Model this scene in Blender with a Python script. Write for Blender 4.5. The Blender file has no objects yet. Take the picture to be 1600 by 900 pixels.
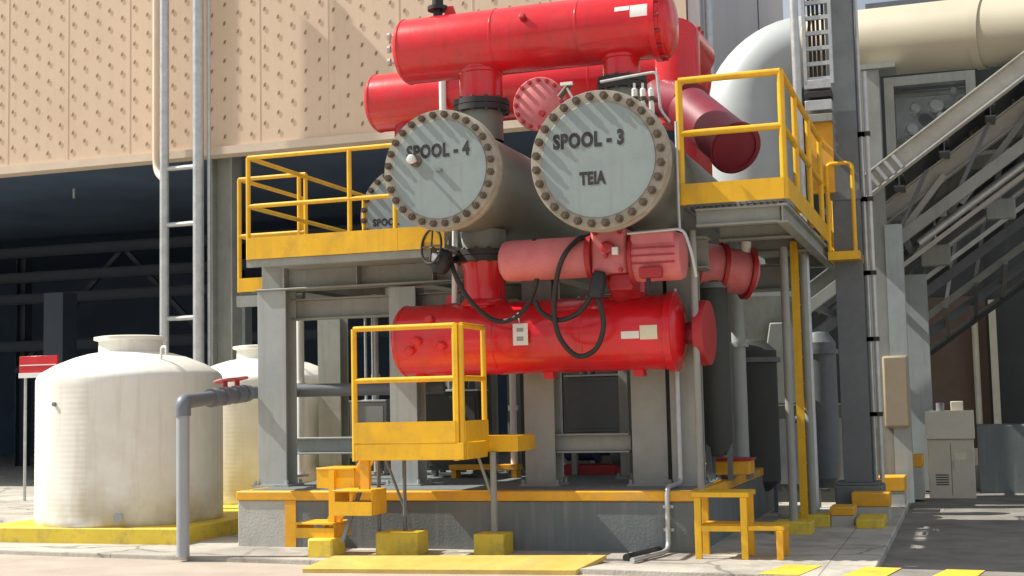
import bpy, math, random
from math import radians, sin, cos, pi
from mathutils import Vector, Matrix
random.seed(7)
scn = bpy.context.scene
COL = scn.collection
V = Vector

# ------------------------------------------------------------------ camera
F = 2090.0
CAM = V((0, -12.7, 1.45))
ROT = (Matrix.Rotation(radians(18.5), 3, 'Z') @ Matrix.Rotation(pi/2 + radians(4.92), 3, 'X')
       @ Matrix.Rotation(radians(-1.25), 3, 'Z'))
cd = bpy.data.cameras.new('camera')
cam = bpy.data.objects.new('camera', cd)
COL.objects.link(cam)
cam.matrix_world = Matrix.Translation(CAM) @ ROT.to_4x4()
cd.sensor_width = 36
cd.lens = 36 * F / 1600
cd.clip_end = 3000
scn.camera = cam

def ray(px, py):
    return ROT @ V(((px - 800) / F, -(py - 450) / F, -1))
def P(px, py, Y):                      # survey: point of the photo on the vertical plane Y
    d = ray(px, py)
    return CAM + d * ((Y - CAM.y) / d.y)
def G(px, py, z=0.0):                  # survey: point of the photo on a level at height z
    d = ray(px, py)
    return CAM + d * ((z - CAM.z) / d.z)
def X(px, py, Y): return P(px, py, Y).x
def Z(px, py, Y): return P(px, py, Y).z

# ------------------------------------------------------------------ materials
def mat(name, col, rough=.5, metal=0.0, var=.12, scale=2.5, bump=.15, bscale=60, dirt=None, dscale=1.2,
        damt=.5, spec=.5, joints=None, streak=None, coat=0, foot=None):
    m = bpy.data.materials.new(name)
    m.use_nodes = True
    nt = m.node_tree
    N, L = nt.nodes, nt.links
    b = N['Principled BSDF']
    tc = N.new('ShaderNodeTexCoord')
    n1 = N.new('ShaderNodeTexNoise')
    n1.inputs['Scale'].default_value = scale
    n1.inputs['Detail'].default_value = 7
    n1.inputs['Roughness'].default_value = .65
    L.new(tc.outputs['Object'], n1.inputs['Vector'])
    mx = N.new('ShaderNodeMix'); mx.data_type = 'RGBA'
    mr = N.new('ShaderNodeMapRange')
    mr.inputs['From Min'].default_value = .3; mr.inputs['From Max'].default_value = .7
    L.new(n1.outputs['Fac'], mr.inputs['Value'])
    L.new(mr.outputs['Result'], mx.inputs['Factor'])
    mx.inputs['A'].default_value = (*[c * (1 - var) for c in col], 1)
    mx.inputs['B'].default_value = (*[min(1, c * (1 + var)) for c in col], 1)
    out = mx.outputs['Result']
    def over(colour, fac_socket, amount):
        nonlocal out
        mu = N.new('ShaderNodeMath'); mu.operation = 'MULTIPLY'
        L.new(fac_socket, mu.inputs[0]); mu.inputs[1].default_value = amount
        k = N.new('ShaderNodeMix'); k.data_type = 'RGBA'
        L.new(mu.outputs[0], k.inputs['Factor']); L.new(out, k.inputs['A'])
        k.inputs['B'].default_value = (*colour, 1)
        out = k.outputs['Result']
    if dirt:
        n2 = N.new('ShaderNodeTexNoise')
        n2.inputs['Scale'].default_value = dscale
        n2.inputs['Detail'].default_value = 9
        n2.inputs['Roughness'].default_value = .7
        L.new(tc.outputs['Object'], n2.inputs['Vector'])
        r2 = N.new('ShaderNodeMapRange')
        r2.inputs['From Min'].default_value = .5; r2.inputs['From Max'].default_value = .68
        L.new(n2.outputs['Fac'], r2.inputs['Value'])
        over(dirt, r2.outputs['Result'], damt)
    if streak:                           # stretched noise: runs and weather marks down the face
        mp = N.new('ShaderNodeMapping')
        mp.inputs['Scale'].default_value = (9, 9, .7)
        L.new(tc.outputs['Object'], mp.inputs['Vector'])
        n3 = N.new('ShaderNodeTexNoise')
        n3.inputs['Scale'].default_value = 1.6
        n3.inputs['Detail'].default_value = 6
        L.new(mp.outputs['Vector'], n3.inputs['Vector'])
        r3 = N.new('ShaderNodeMapRange')
        r3.inputs['From Min'].default_value = .52; r3.inputs['From Max'].default_value = .72
        L.new(n3.outputs['Fac'], r3.inputs['Value'])
        over(streak[0], r3.outputs['Result'], streak[1])
    if foot:                             # splash marks near the base, broken up by noise
        sp = N.new('ShaderNodeSeparateXYZ'); L.new(tc.outputs['Object'], sp.inputs[0])
        fr = N.new('ShaderNodeMapRange')
        fr.inputs['From Min'].default_value = foot[1]; fr.inputs['From Max'].default_value = 0
        L.new(sp.outputs['Z'], fr.inputs['Value'])
        fn = N.new('ShaderNodeTexNoise'); fn.inputs['Scale'].default_value = 2.6; fn.inputs['Detail'].default_value = 7
        L.new(tc.outputs['Object'], fn.inputs['Vector'])
        fm = N.new('ShaderNodeMapRange'); fm.inputs['From Min'].default_value = .4; fm.inputs['From Max'].default_value = .66
        L.new(fn.outputs['Fac'], fm.inputs['Value'])
        fx = N.new('ShaderNodeMath'); fx.operation = 'MULTIPLY'
        L.new(fr.outputs['Result'], fx.inputs[0]); L.new(fm.outputs['Result'], fx.inputs[1])
        over(foot[0], fx.outputs[0], .85)
    if joints:
        br = N.new('ShaderNodeTexBrick')
        br.offset = 0
        br.inputs['Color1'].default_value = (0, 0, 0, 1)
        br.inputs['Color2'].default_value = (0, 0, 0, 1)
        br.inputs['Mortar'].default_value = (1, 1, 1, 1)
        br.inputs['Scale'].default_value = 1
        br.inputs['Mortar Size'].default_value = .006
        br.inputs['Brick Width'].default_value = joints
        br.inputs['Row Height'].default_value = joints
        L.new(tc.outputs['Object'], br.inputs['Vector'])
        over([c * .35 for c in col], br.outputs['Color'], .8)
        vo = N.new('ShaderNodeTexVoronoi'); vo.feature = 'DISTANCE_TO_EDGE'; vo.inputs['Scale'].default_value = .55
        wv = N.new('ShaderNodeMix'); wv.data_type = 'RGBA'; wv.inputs['Factor'].default_value = .25
        nw = N.new('ShaderNodeTexNoise'); nw.inputs['Scale'].default_value = 2.2; nw.inputs['Detail'].default_value = 6
        L.new(tc.outputs['Object'], nw.inputs['Vector'])
        L.new(tc.outputs['Object'], wv.inputs['A']); L.new(nw.outputs['Color'], wv.inputs['B'])
        L.new(wv.outputs['Result'], vo.inputs['Vector'])
        vr = N.new('ShaderNodeMapRange'); vr.inputs['From Min'].default_value = .012; vr.inputs['From Max'].default_value = .004
        L.new(vo.outputs['Distance'], vr.inputs['Value'])
        over([c * .3 for c in col], vr.outputs['Result'], .7)
        so_ = N.new('ShaderNodeTexNoise'); so_.inputs['Scale'].default_value = .55; so_.inputs['Detail'].default_value = 4
        L.new(tc.outputs['Object'], so_.inputs['Vector'])
        sr = N.new('ShaderNodeMapRange'); sr.inputs['From Min'].default_value = .56; sr.inputs['From Max'].default_value = .64
        L.new(so_.outputs['Fac'], sr.inputs['Value'])
        over([c * .55 for c in col], sr.outputs['Result'], .55)
    L.new(out, b.inputs['Base Color'])
    b.inputs['Roughness'].default_value = rough
    rr = N.new('ShaderNodeMapRange')
    rr.inputs['To Min'].default_value = max(.02, rough - .1); rr.inputs['To Max'].default_value = min(1, rough + .12)
    L.new(n1.outputs['Fac'], rr.inputs['Value']); L.new(rr.outputs['Result'], b.inputs['Roughness'])
    b.inputs['Metallic'].default_value = metal
    b.inputs['Specular IOR Level'].default_value = spec
    b.inputs['Coat Weight'].default_value = coat
    if bump:
        nb = N.new('ShaderNodeTexNoise')
        nb.inputs['Scale'].default_value = bscale
        nb.inputs['Detail'].default_value = 5
        L.new(tc.outputs['Object'], nb.inputs['Vector'])
        bp = N.new('ShaderNodeBump')
        bp.inputs['Strength'].default_value = bump
        bp.inputs['Distance'].default_value = .01
        L.new(nb.outputs['Fac'], bp.inputs['Height'])
        L.new(bp.outputs['Normal'], b.inputs['Normal'])
    return m

M = dict(
    yellow=mat('yellow_paint', (.82, .465, .014), .42, var=.12, dirt=(.5, .29, .05), damt=.5, dscale=3, streak=((.5, .27, .05), .25)),
    lemon=mat('lemon_paint', (.74, .55, .05), .6, var=.15, dirt=(.25, .2, .1), damt=.6, dscale=5),
    orange=mat('orange_paint', (.80, .40, .018), .5, var=.18, dirt=(.4, .3, .2), damt=.45, dscale=3.5),
    mustard=mat('mustard_paint', (.62, .44, .10), .6, var=.18, dirt=(.40, .30, .14), damt=.6, dscale=2.2, bump=.3),
    red=mat('red_gloss', (.64, .012, .02), .24, var=.18, scale=1.2, bump=.1, bscale=18, dirt=(.50, .06, .06), damt=.55, dscale=1.6, coat=.2, streak=((.36, .03, .03), .4)),
    darkred=mat('red_worn', (.40, .018, .025), .4, var=.2, dirt=(.2, .03, .03), damt=.5),
    pink=mat('red_glare_tint', (.60, .17, .175), .5, var=.16, dirt=(.5, .06, .06), damt=.5, dscale=3),  # glare on the red paint is put into this pink base
    steel=mat('grey_steel_paint', (.30, .315, .29), .5, var=.12, dirt=(.19, .175, .15), damt=.35, dscale=1.6, streak=((.19, .17, .145), .3)),
    bluesteel=mat('bluish_steel_paint', (.38, .425, .425), .5, var=.1, dirt=(.24, .24, .22), damt=.3, streak=((.22, .2, .17), .3)),
    darksteel=mat('dark_steel', (.15, .168, .18), .5, var=.2, dirt=(.07, .06, .05), damt=.4),
    galv=mat('galvanised', (.52, .54, .54), .42, metal=.5, var=.15, scale=7),
    cover=mat('grey_green_cover', (.27, .325, .32), .55, var=.14, dirt=(.24, .27, .26), damt=.5, dscale=2.5, streak=((.21, .22, .21), .3)),
    shell=mat('olive_grey_shell', (.215, .235, .21), .5, var=.16, dirt=(.2, .15, .1), damt=.45, dscale=2),
    flange=mat('flange_weathered', (.40, .37, .30), .6, var=.22, dirt=(.22, .15, .09), damt=.6, dscale=6),
    bolt=mat('dark_bolt', (.105, .08, .058), .6, metal=.3, var=.3, scale=20),
    black=mat('black_rubber', (.018, .018, .019), .5, var=.2),
    blackpaint=mat('black_paint', (.03, .028, .027), .6, var=.2),
    white=mat('white_paint', (.78, .77, .73), .5, var=.06),
    tag=mat('paper_tag', (.74, .72, .66), .7, var=.08),
    cream=mat('cream_label', (.72, .68, .5), .6, var=.1),
    tank=mat('cream_polyethylene', (.82, .81, .745), .5, var=.05, scale=1.2, bump=.05, bscale=8, dirt=(.62, .55, .40), damt=.4, dscale=1.1, streak=((.6, .52, .38), .3), foot=((.44, .35, .18), .6)),
    pvc=mat('grey_plastic_pipe', (.34, .37, .40), .45, var=.08),
    pvcdark=mat('dark_grey_plastic', (.16, .18, .21), .45, var=.1),
    concrete=mat('pale_concrete', (.48, .45, .39), .85, var=.2, scale=1.4, bump=.6, bscale=45, dirt=(.20, .18, .15), damt=.75, dscale=1.3, joints=2.4, streak=((.3, .27, .23), .3)),
    road=mat('dusty_road', (.44, .37, .31), .9, var=.2, scale=.9, bump=.6, bscale=60, dirt=(.32, .27, .22), damt=.5, dscale=.6),
    asphalt=mat('asphalt', (.23, .215, .19), .9, var=.28, scale=2, bump=.8, bscale=70, dirt=(.13, .12, .105), damt=.6, dscale=.8),
    ground=mat('far_ground', (.30, .27, .23), .95, var=.2, scale=.2),
    plinth=mat('plinth_shaded_grey', (.15, .175, .18), .75, var=.12, scale=1.5, bump=.4, bscale=40, dirt=(.19, .19, .18), damt=.5, dscale=1.5, streak=((.35, .35, .33), .3)),  # shade on the plinth front is put into this grey
    blockc=mat('plinth_pale', (.46, .46, .43), .8, var=.12, bump=.4, bscale=40, dirt=(.3, .27, .22), damt=.4, dscale=2),
    clad=mat('beige_cladding', (.72, .55, .40), .6, var=.05, scale=.35, bump=.1, bscale=10, dirt=(.58, .39, .25), damt=.3, dscale=.5, streak=((.55, .4, .28), .18)),
    clip=mat('brown_clip', (.30, .185, .11), .7, var=.2),
    trim=mat('beige_trim', (.70, .58, .45), .6, var=.06),
    greyclad=mat('grey_pink_cladding', (.62, .565, .555), .65, var=.06, scale=.6, streak=((.4, .36, .34), .25)),
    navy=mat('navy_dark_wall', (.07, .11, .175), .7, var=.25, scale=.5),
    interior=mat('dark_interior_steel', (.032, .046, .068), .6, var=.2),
    duct=mat('cream_duct', (.50, .455, .34), .5, var=.06, scale=.8, dirt=(.5, .45, .34), damt=.3),
    ductwhite=mat('pale_duct', (.42, .455, .455), .45, var=.06, scale=.8, dirt=(.5, .52, .5), damt=.3),
    brownwall=mat('shaded_brown_wall', (.17, .115, .08), .8, var=.15),  # shade over the far wall is darkened into its brown
    cabinet=mat('beige_cabinet', (.62, .57, .46), .6, var=.08, dirt=(.36, .32, .26), damt=.4),
    guard=mat('tan_guard', (.36, .30, .21), .7, var=.1, dirt=(.32, .26, .18), damt=.4),
    beam=mat('pale_brace', (.50, .49, .44), .55, var=.12, dirt=(.3, .28, .24), damt=.4),
    shade=mat('shade_tone', (.055, .06, .055), .7, var=.25, scale=.6),  # near-black colour painted in for deep shade on parts at the back
    maroon=mat('shaded_red', (.2, .012, .03), .45, var=.2),  # red darkened in its colour for the shade below the drum
    blue=mat('blue_plastic', (.05, .09, .2), .5),
)

# ------------------------------------------------------------------ mesh builder
class MB:
    def __init__(s): s.v = []; s.f = []
    def add(s, vs, fs):
        o = len(s.v)
        s.v += [V(v) for v in vs]
        s.f += [tuple(i + o for i in f) for f in fs]
        return s
    def obox(s, c, ax, ay, az):          # centre and three half-axis vectors
        c, ax, ay, az = V(c), V(ax), V(ay), V(az)
        vs = [c + ax * i + ay * j + az * k for k in (-1, 1) for j in (-1, 1) for i in (-1, 1)]
        fs = [(0, 2, 3, 1), (4, 5, 7, 6), (0, 1, 5, 4), (2, 6, 7, 3), (0, 4, 6, 2), (1, 3, 7, 5)]
        if ax.cross(ay).dot(az) < 0: fs = [f[::-1] for f in fs]
        return s.add(vs, fs)
    def box(s, x0, x1, y0, y1, z0, z1):
        return s.obox(((x0 + x1) / 2, (y0 + y1) / 2, (z0 + z1) / 2), (abs(x1 - x0) / 2, 0, 0), (0, abs(y1 - y0) / 2, 0), (0, 0, abs(z1 - z0) / 2))
    def bar(s, p, q, w, h, up=(0, 0, 1)):
        p, q, up = V(p), V(q), V(up)
        d = q - p
        n = d.normalized()
        side = n.cross(up)
        if side.length < 1e-4: side = n.cross(V((0, 1, 0)))
        side.normalize()
        u = side.cross(n)
        return s.obox((p + q) / 2, d / 2, side * w / 2, u * h / 2)
    def ibeam(s, p, q, depth, width, tf=.02, tw=.014, up=(0, 0, 1)):
        p, q, up = V(p), V(q), V(up)
        n = (q - p).normalized()
        u = (up - n * up.dot(n)).normalized()
        o = u * (depth / 2 - tf / 2)
        s.bar(p + o, q + o, width, tf, u)
        s.bar(p - o, q - o, width, tf, u)
        s.bar(p, q, tw, depth - 2 * tf, u)
        return s
    def tube(s, pts, r, seg=12, cap=True, closed=False):
        pts = [V(p) for p in pts]
        n = len(pts)
        rs = r if isinstance(r, (list, tuple)) else [r] * n
        tang = []
        for i in range(n):
            a = pts[(i - 1) % n] if (closed or i) else pts[0]
            b = pts[(i + 1) % n] if (closed or i < n - 1) else pts[-1]
            tang.append((b - a).normalized())
        t = tang[0]
        ref = V((0, 0, 1)) if abs(t.z) < .9 else V((1, 0, 0))
        u = t.cross(ref).normalized()
        vs = []
        for i in range(n):
            u = (u - tang[i] * u.dot(tang[i])).normalized()
            w = tang[i].cross(u)
            for k in range(seg):
                a = 2 * pi * k / seg
                vs.append(pts[i] + (u * cos(a) + w * sin(a)) * rs[i])
        fs = []
        for i in range(n if closed else n - 1):
            j = (i + 1) % n
            for k in range(seg):
                l = (k + 1) % seg
                fs.append((i * seg + k, i * seg + l, j * seg + l, j * seg + k))
        if cap and not closed:
            fs.append(tuple(range(seg))[::-1])
            fs.append(tuple((n - 1) * seg + k for k in range(seg)))
        return s.add(vs, fs)
    def lathe(s, prof, org, axis, seg=48):   # prof: (radius, distance along axis)
        org, ax = V(org), V(axis).normalized()
        ref = V((0, 0, 1)) if abs(ax.z) < .9 else V((1, 0, 0))
        u = ax.cross(ref).normalized()
        w = ax.cross(u)
        vs, fs = [], []
        idx = []
        for r, t in prof:
            if r < 1e-5:
                idx.append([len(vs)] * seg); vs.append(org + ax * t)
            else:
                idx.append(list(range(len(vs), len(vs) + seg)))
                vs += [org + ax * t + (u * cos(2 * pi * k / seg) + w * sin(2 * pi * k / seg)) * r for k in range(seg)]
        for a, b in zip(idx, idx[1:]):
            for k in range(seg):
                l = (k + 1) % seg
                f = []
                for i in (a[k], a[l], b[l], b[k]):
                    if i not in f: f.append(i)
                if len(f) > 2: fs.append(tuple(f))
        return s.add(vs, fs)
    def prism(s, poly, d):                   # polygon of 3D points pushed along d
        n = len(poly); d = V(d)
        vs = [V(p) for p in poly] + [V(p) + d for p in poly]
        fs = [tuple(range(n))[::-1], tuple(range(n, 2 * n))] + [(i, (i + 1) % n, n + (i + 1) % n, n + i) for i in range(n)]
        return s.add(vs, fs)
    def data(s, name, m, off):
        me = bpy.data.meshes.new(name)
        me.from_pydata([v - off for v in s.v], [], s.f)
        me.materials.append(m)
        import bmesh
        bm = bmesh.new(); bm.from_mesh(me)
        bmesh.ops.recalc_face_normals(bm, faces=bm.faces)
        bm.to_mesh(me); bm.free()
        for p in me.polygons: p.use_smooth = True
        me.set_sharp_from_angle(angle=radians(32))
        return me
    def build(s, name, m, parent=None, bevel=0, label=None):
        if isinstance(m, str): m = M[m]
        if parent is None:
            lo = V((min(v.x for v in s.v), min(v.y for v in s.v), min(v.z for v in s.v)))
            hi = V((max(v.x for v in s.v), max(v.y for v in s.v), max(v.z for v in s.v)))
            off = V(((lo.x + hi.x) / 2, (lo.y + hi.y) / 2, lo.z))
        else:
            r = parent
            while r.parent: r = r.parent
            off = V(r.location)
        o = bpy.data.objects.new(name, s.data(name, m, off))
        COL.objects.link(o)
        if parent is None: o.location = off
        else: o.parent = parent
        if bevel:
            b = o.modifiers.new('bevel', 'BEVEL')
            b.width = bevel; b.segments = 2; b.limit_method = 'ANGLE'
        if label: o['label'] = label
        return o

def tag(o, label=None, cat=None, group=None, kind=None):
    if label: o['label'] = label
    if cat: o['category'] = cat
    if group: o['group'] = group
    if kind: o['kind'] = kind
    return o
def thing(name, loc, label, cat, group=None):
    o = bpy.data.objects.new(name, None)
    o.empty_display_size = .1
    o.location = loc
    COL.objects.link(o)
    return tag(o, label, cat, group)
def copy_tree(o, parent=None):
    c = o.copy(); COL.objects.link(c)
    if parent: c.parent = parent
    for ch in list(o.children): copy_tree(ch, c)
    return c
def fillet(pts, r, n=6):                     # round the corners of a path
    pts = [V(p) for p in pts]
    out = [pts[0]]
    for a, b, c in zip(pts, pts[1:], pts[2:]):
        d1, d2 = (a - b), (c - b)
        k = min(r, d1.length * .45, d2.length * .45)
        p, q = b + d1.normalized() * k, b + d2.normalized() * k
        for i in range(n + 1):
            t = i / n
            out.append(p * (1 - t) ** 2 + b * 2 * t * (1 - t) + q * t * t)
    return out + [pts[-1]]
def smooth(pts, n=6):                        # Catmull-Rom
    pts = [V(p) for p in pts]
    e = [pts[0] * 2 - pts[1]] + pts + [pts[-1] * 2 - pts[-2]]
    out = []
    for i in range(1, len(e) - 2):
        a, b, c, d = e[i - 1:i + 3]
        for k in range(n):
            t = k / n
            out.append(.5 * (2 * b + (c - a) * t + (2 * a - 5 * b + 4 * c - d) * t * t + (3 * b - a - 3 * c + d) * t ** 3))
    return out + [pts[-1]]
def lettering(text, centre, width, height, parent, m='blackpaint', name='lettering', bold=.055):
    cu = bpy.data.curves.new('txt', 'FONT')
    cu.body = text; cu.size = 1; cu.extrude = .001; cu.offset = bold
    cu.resolution_u = 3; cu.space_character = 1.1
    t = bpy.data.objects.new('txt', cu); COL.objects.link(t)
    bpy.context.view_layer.update()
    me = bpy.data.meshes.new_from_object(t.evaluated_get(bpy.context.evaluated_depsgraph_get()))
    bpy.data.objects.remove(t)
    xs = [v.co.x for v in me.vertices]; ys = [v.co.y for v in me.vertices]
    cx, cy = (min(xs) + max(xs)) / 2, (min(ys) + max(ys)) / 2
    sx, sy = width / (max(xs) - min(xs)), height / (max(ys) - min(ys))
    off = V(parent.location)
    for v in me.vertices:
        x, y, z = v.co
        v.co = V(centre) + V(((x - cx) * sx, -z * .8, (y - cy) * sy)) - off
    me.materials.clear(); me.materials.append(M[m])
    o = bpy.data.objects.new(name, me); COL.objects.link(o); o.parent = parent
    return o
def part_copies(proto, offs):                # repeats of one part, sharing its mesh
    for d in offs:
        c = proto.copy(); COL.objects.link(c); c.parent = proto.parent
        c.location = proto.location + V(d)
def bolt_circle(parent, centre, R, n, axis_y=-1, size=.028, stud=.1, m='bolt', phase=0.0, name='bolt'):
    c = V(centre)
    p0 = c + V((R * cos(phase), 0, R * sin(phase)))
    b = MB()
    b.lathe([(0, 0), (size, 0), (size, size * 1.3), (0, size * 1.3)], p0, (0, axis_y, 0), 6)
    b.lathe([(0, 0), (size * .55, 0), (size * .55, stud), (0, stud)], p0, (0, axis_y, 0), 8)
    o = b.build(name, m, parent)
    part_copies(o, [V((R * cos(phase + 2 * pi * i / n), 0, R * sin(phase + 2 * pi * i / n))) - (p0 - c) for i in range(1, n)])
def bolt_circle_z(parent, centre, R, n, size=.018, h=.14):
    c = V(centre); p0 = c + V((R, 0, 0))
    b = MB().lathe([(0, -h / 2), (size, -h / 2), (size, h / 2), (0, h / 2)], p0, (0, 0, 1), 6)
    o = b.build('bolt', 'bolt', parent)
    part_copies(o, [V((R * cos(2 * pi * i / n), R * sin(2 * pi * i / n), 0)) - V((R, 0, 0)) for i in range(1, n)])

# ------------------------------------------------------------------ setting: ground, slab, road
def struct(name, mb, m):
    o = mb.build(name, m); tag(o, kind='structure'); return o
KX = G(1372, 880).x                         # right edge of the slab
def KYf(x): return -.75 - .098 * (x + 9.17)   # front edge of the slab
struct('ground', MB().add([(-400, -300, -.12), (400, -300, -.12), (400, 500, -.12), (-400, 500, -.12)], [(0, 1, 2, 3)]), 'ground')
struct('road', MB().add([(-60, -30, -.045), (40, -30, -.045), (40, KYf(40) + .1, -.045), (-60, KYf(-60) + .1, -.045)], [(0, 1, 2, 3)]), 'road')
struct('asphalt_lane', MB().add([(KX - .02, KYf(KX) + .05, -.08), (40, KYf(40) + .05, -.08), (40, 60, -.08), (KX - .02, 60, -.08)], [(0, 1, 2, 3)]), 'asphalt')
struct('concrete_apron', MB().prism([(-40, KYf(-40), -.3), (KX, KYf(KX), -.3), (KX, 40, -.3), (-40, 40, -.3)], (0, 0, .3)), 'concrete').modifiers.new('b', 'BEVEL').width = .012
# kerb end that carries the road along the front of the asphalt lane
struct('kerb', MB().prism([(KX + .003, KYf(KX), -.3), (14, KYf(14), -.3), (14, KYf(14) + .7, -.3), (KX + .003, KYf(KX) + .7, -.3)], (0, 0, .296)), 'asphalt')
stripe = MB()
for k in range(12):
    x = G(1235, 889, 0).x + k * .66
    z = .004 if x < KX - .3 else .002
    stripe.add([(x - .22, KYf(x - .22) + .02, z), (x + .12, KYf(x + .12) + .02, z), (x + .24, KYf(x + .24) + .72, z), (x - .06, KYf(x - .06) + .72, z)], [(0, 1, 2, 3)])
struct('road_marking', stripe, 'lemon')

# ------------------------------------------------------------------ warehouse
WY = 9.0
wz0 = Z(330, 236, WY); wx1 = X(1075, 60, WY); wz1 = 15.5
wh = thing('warehouse', (wx1 - 12, WY, 0), 'tall beige panelled warehouse with a dark open bay beneath its upper wall', 'building')
b = MB().box(-36, wx1 - .02, WY, WY + .25, wz0, wz1)
b.build('upper_wall', 'clad', wh)
b = MB(); k = 0
x = -23.0
while x < wx1 - .3:
    z = wz0 + .25 + (.18 if k % 2 else 0)
    while z < 11.6:
        b.obox((x + random.uniform(-.012, .012), WY - .008, z), (.02, 0, .008), (0, .003, .002), (.006, 0, .034))
        z += .36
    x += .282; k += 1
b.build('panel_clips', 'clip', wh)['kind'] = 'stuff'
b = MB()
x = -23.4
while x < wx1:
    b.box(x, x + .012, WY - .006, WY + .01, wz0 + .1, wz1 - .1); x += 1.41
b.build('panel_seam', 'trim', wh)
MB().box(-36, wx1 + .03, WY - .05, WY + .3, wz0 - .09, wz0 + .06).build('bottom_flashing', 'trim', wh)
# side wall, facing right
b = MB().box(wx1, wx1 + .2, WY + .06, 21, wz0 - 3.0, wz1)
b.build('side_wall', 'greyclad', wh)
b = MB()
for y in (10.2, 16.2): b.box(wx1 + .2, wx1 + .225, y, y + .03, wz0 - 3, wz1)
b.build('side_seam', 'darksteel', wh)
MB().tube([(wx1 + .32, WY + .25, 3), (wx1 + .32, WY + .25, wz1)], .07).build('downpipe', 'galv', wh)
MB().box(-36, wx1 + .4, WY - .1, 21.2, wz1, wz1 + .3).build('roof', 'greyclad', wh)
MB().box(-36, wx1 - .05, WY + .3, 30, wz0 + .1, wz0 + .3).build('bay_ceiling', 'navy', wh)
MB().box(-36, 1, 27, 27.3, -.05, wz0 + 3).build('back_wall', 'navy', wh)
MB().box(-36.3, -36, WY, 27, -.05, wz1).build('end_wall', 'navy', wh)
for px0, px1 in ((326, 356),):
    x0, x1 = X(px0, 400, WY + .2), X(px1, 400, WY + .2)
    b = MB().ibeam(((x0 + x1) / 2, WY + .5, 0), ((x0 + x1) / 2, WY + .5, wz0 + .1), x1 - x0 + .04, .36, .03, .03, up=(1, 0, 0))
    b.build('column', 'steel', wh)
for x in (-24, -8.4):
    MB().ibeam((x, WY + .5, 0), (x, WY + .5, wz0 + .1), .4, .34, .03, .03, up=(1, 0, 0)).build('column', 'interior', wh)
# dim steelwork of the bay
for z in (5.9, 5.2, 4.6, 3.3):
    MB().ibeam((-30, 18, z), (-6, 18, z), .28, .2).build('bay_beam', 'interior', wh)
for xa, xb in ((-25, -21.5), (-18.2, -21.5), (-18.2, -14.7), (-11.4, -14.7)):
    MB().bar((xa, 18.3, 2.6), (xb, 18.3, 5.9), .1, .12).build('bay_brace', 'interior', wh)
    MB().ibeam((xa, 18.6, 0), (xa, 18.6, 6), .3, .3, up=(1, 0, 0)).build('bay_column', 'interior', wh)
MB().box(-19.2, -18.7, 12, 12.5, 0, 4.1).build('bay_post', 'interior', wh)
MB().box(X(357, 500, 12.5), X(383, 500, 12.5), 12.5, 12.8, -.02, Z(370, 476, 12.5)).build('bay_post', 'cover', wh, .01)
MB().tube([(P(116, 260, 12).x, 12, 6.5), (P(116, 260, 12).x, 12, Z(116, 310, 12))], .03).build('lamp_stem', 'galv', wh)

# pair of tall pipes with rungs in front of the warehouse
PY = 8.5
pr = thing('pipe_ladder', (X(258, 500, PY), PY, 0), 'pair of tall pale vertical pipes joined by short rungs behind the front tank', 'pipework')
for px, r in ((257, .085), (310, .1)):
    x = X(px, 300, PY)
    MB().tube([(x, PY, 0), (x, PY, 11.5)], r, 14).build('pipe', 'galv', pr)
xa, xb = X(257, 300, PY), X(310, 300, PY)
for py in (262, 350, 497, 610):
    z = Z(285, py, PY)
    MB().tube([(xa, PY, z), (xb, PY, z)], .045, 10).build('rung', 'galv', pr)
MB().tube([(X(322, 300, PY), PY + .1, 0), (X(322, 300, PY), PY + .1, 11.5)], .035).build('conduit', 'galv', pr)
MB().tube(fillet([(X(244, 100, 8.8), 8.8, 11.5), (X(244, 100, 8.8), 8.8, Z(244, 268, 8.8)), (xa, PY, Z(252, 282, PY))], .25), .065).build('downpipe', 'trim', pr)

# red board at the far left
sg = MB().box(X(30, 568, 6), X(89, 568, 6), 6, 6.04, Z(60, 582, 6), Z(60, 556, 6))
s_root = thing('notice_board', (X(60, 568, 6), 6, 0), 'small red and white board standing left of the front tank', 'sign')
sg.build('panel', 'red', s_root, .004)
MB().box(X(30, 568, 6), X(89, 568, 6), 5.985, 5.997, Z(60, 590, 6), Z(60, 582, 6) - .002).build('white_strip', 'white', s_root)
MB().box(X(30, 568, 6) + .02, X(89, 568, 6) - .02, 5.99, 5.998, Z(60, 571, 6), Z(60, 569.5, 6)).build('white_line', 'white', s_root)
for px in (36, 84): MB().tube([(X(px, 568, 6), 6.07, 0), (X(px, 568, 6), 6.07, Z(60, 556, 6))], .025).build('post', 'galv', s_root)

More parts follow.
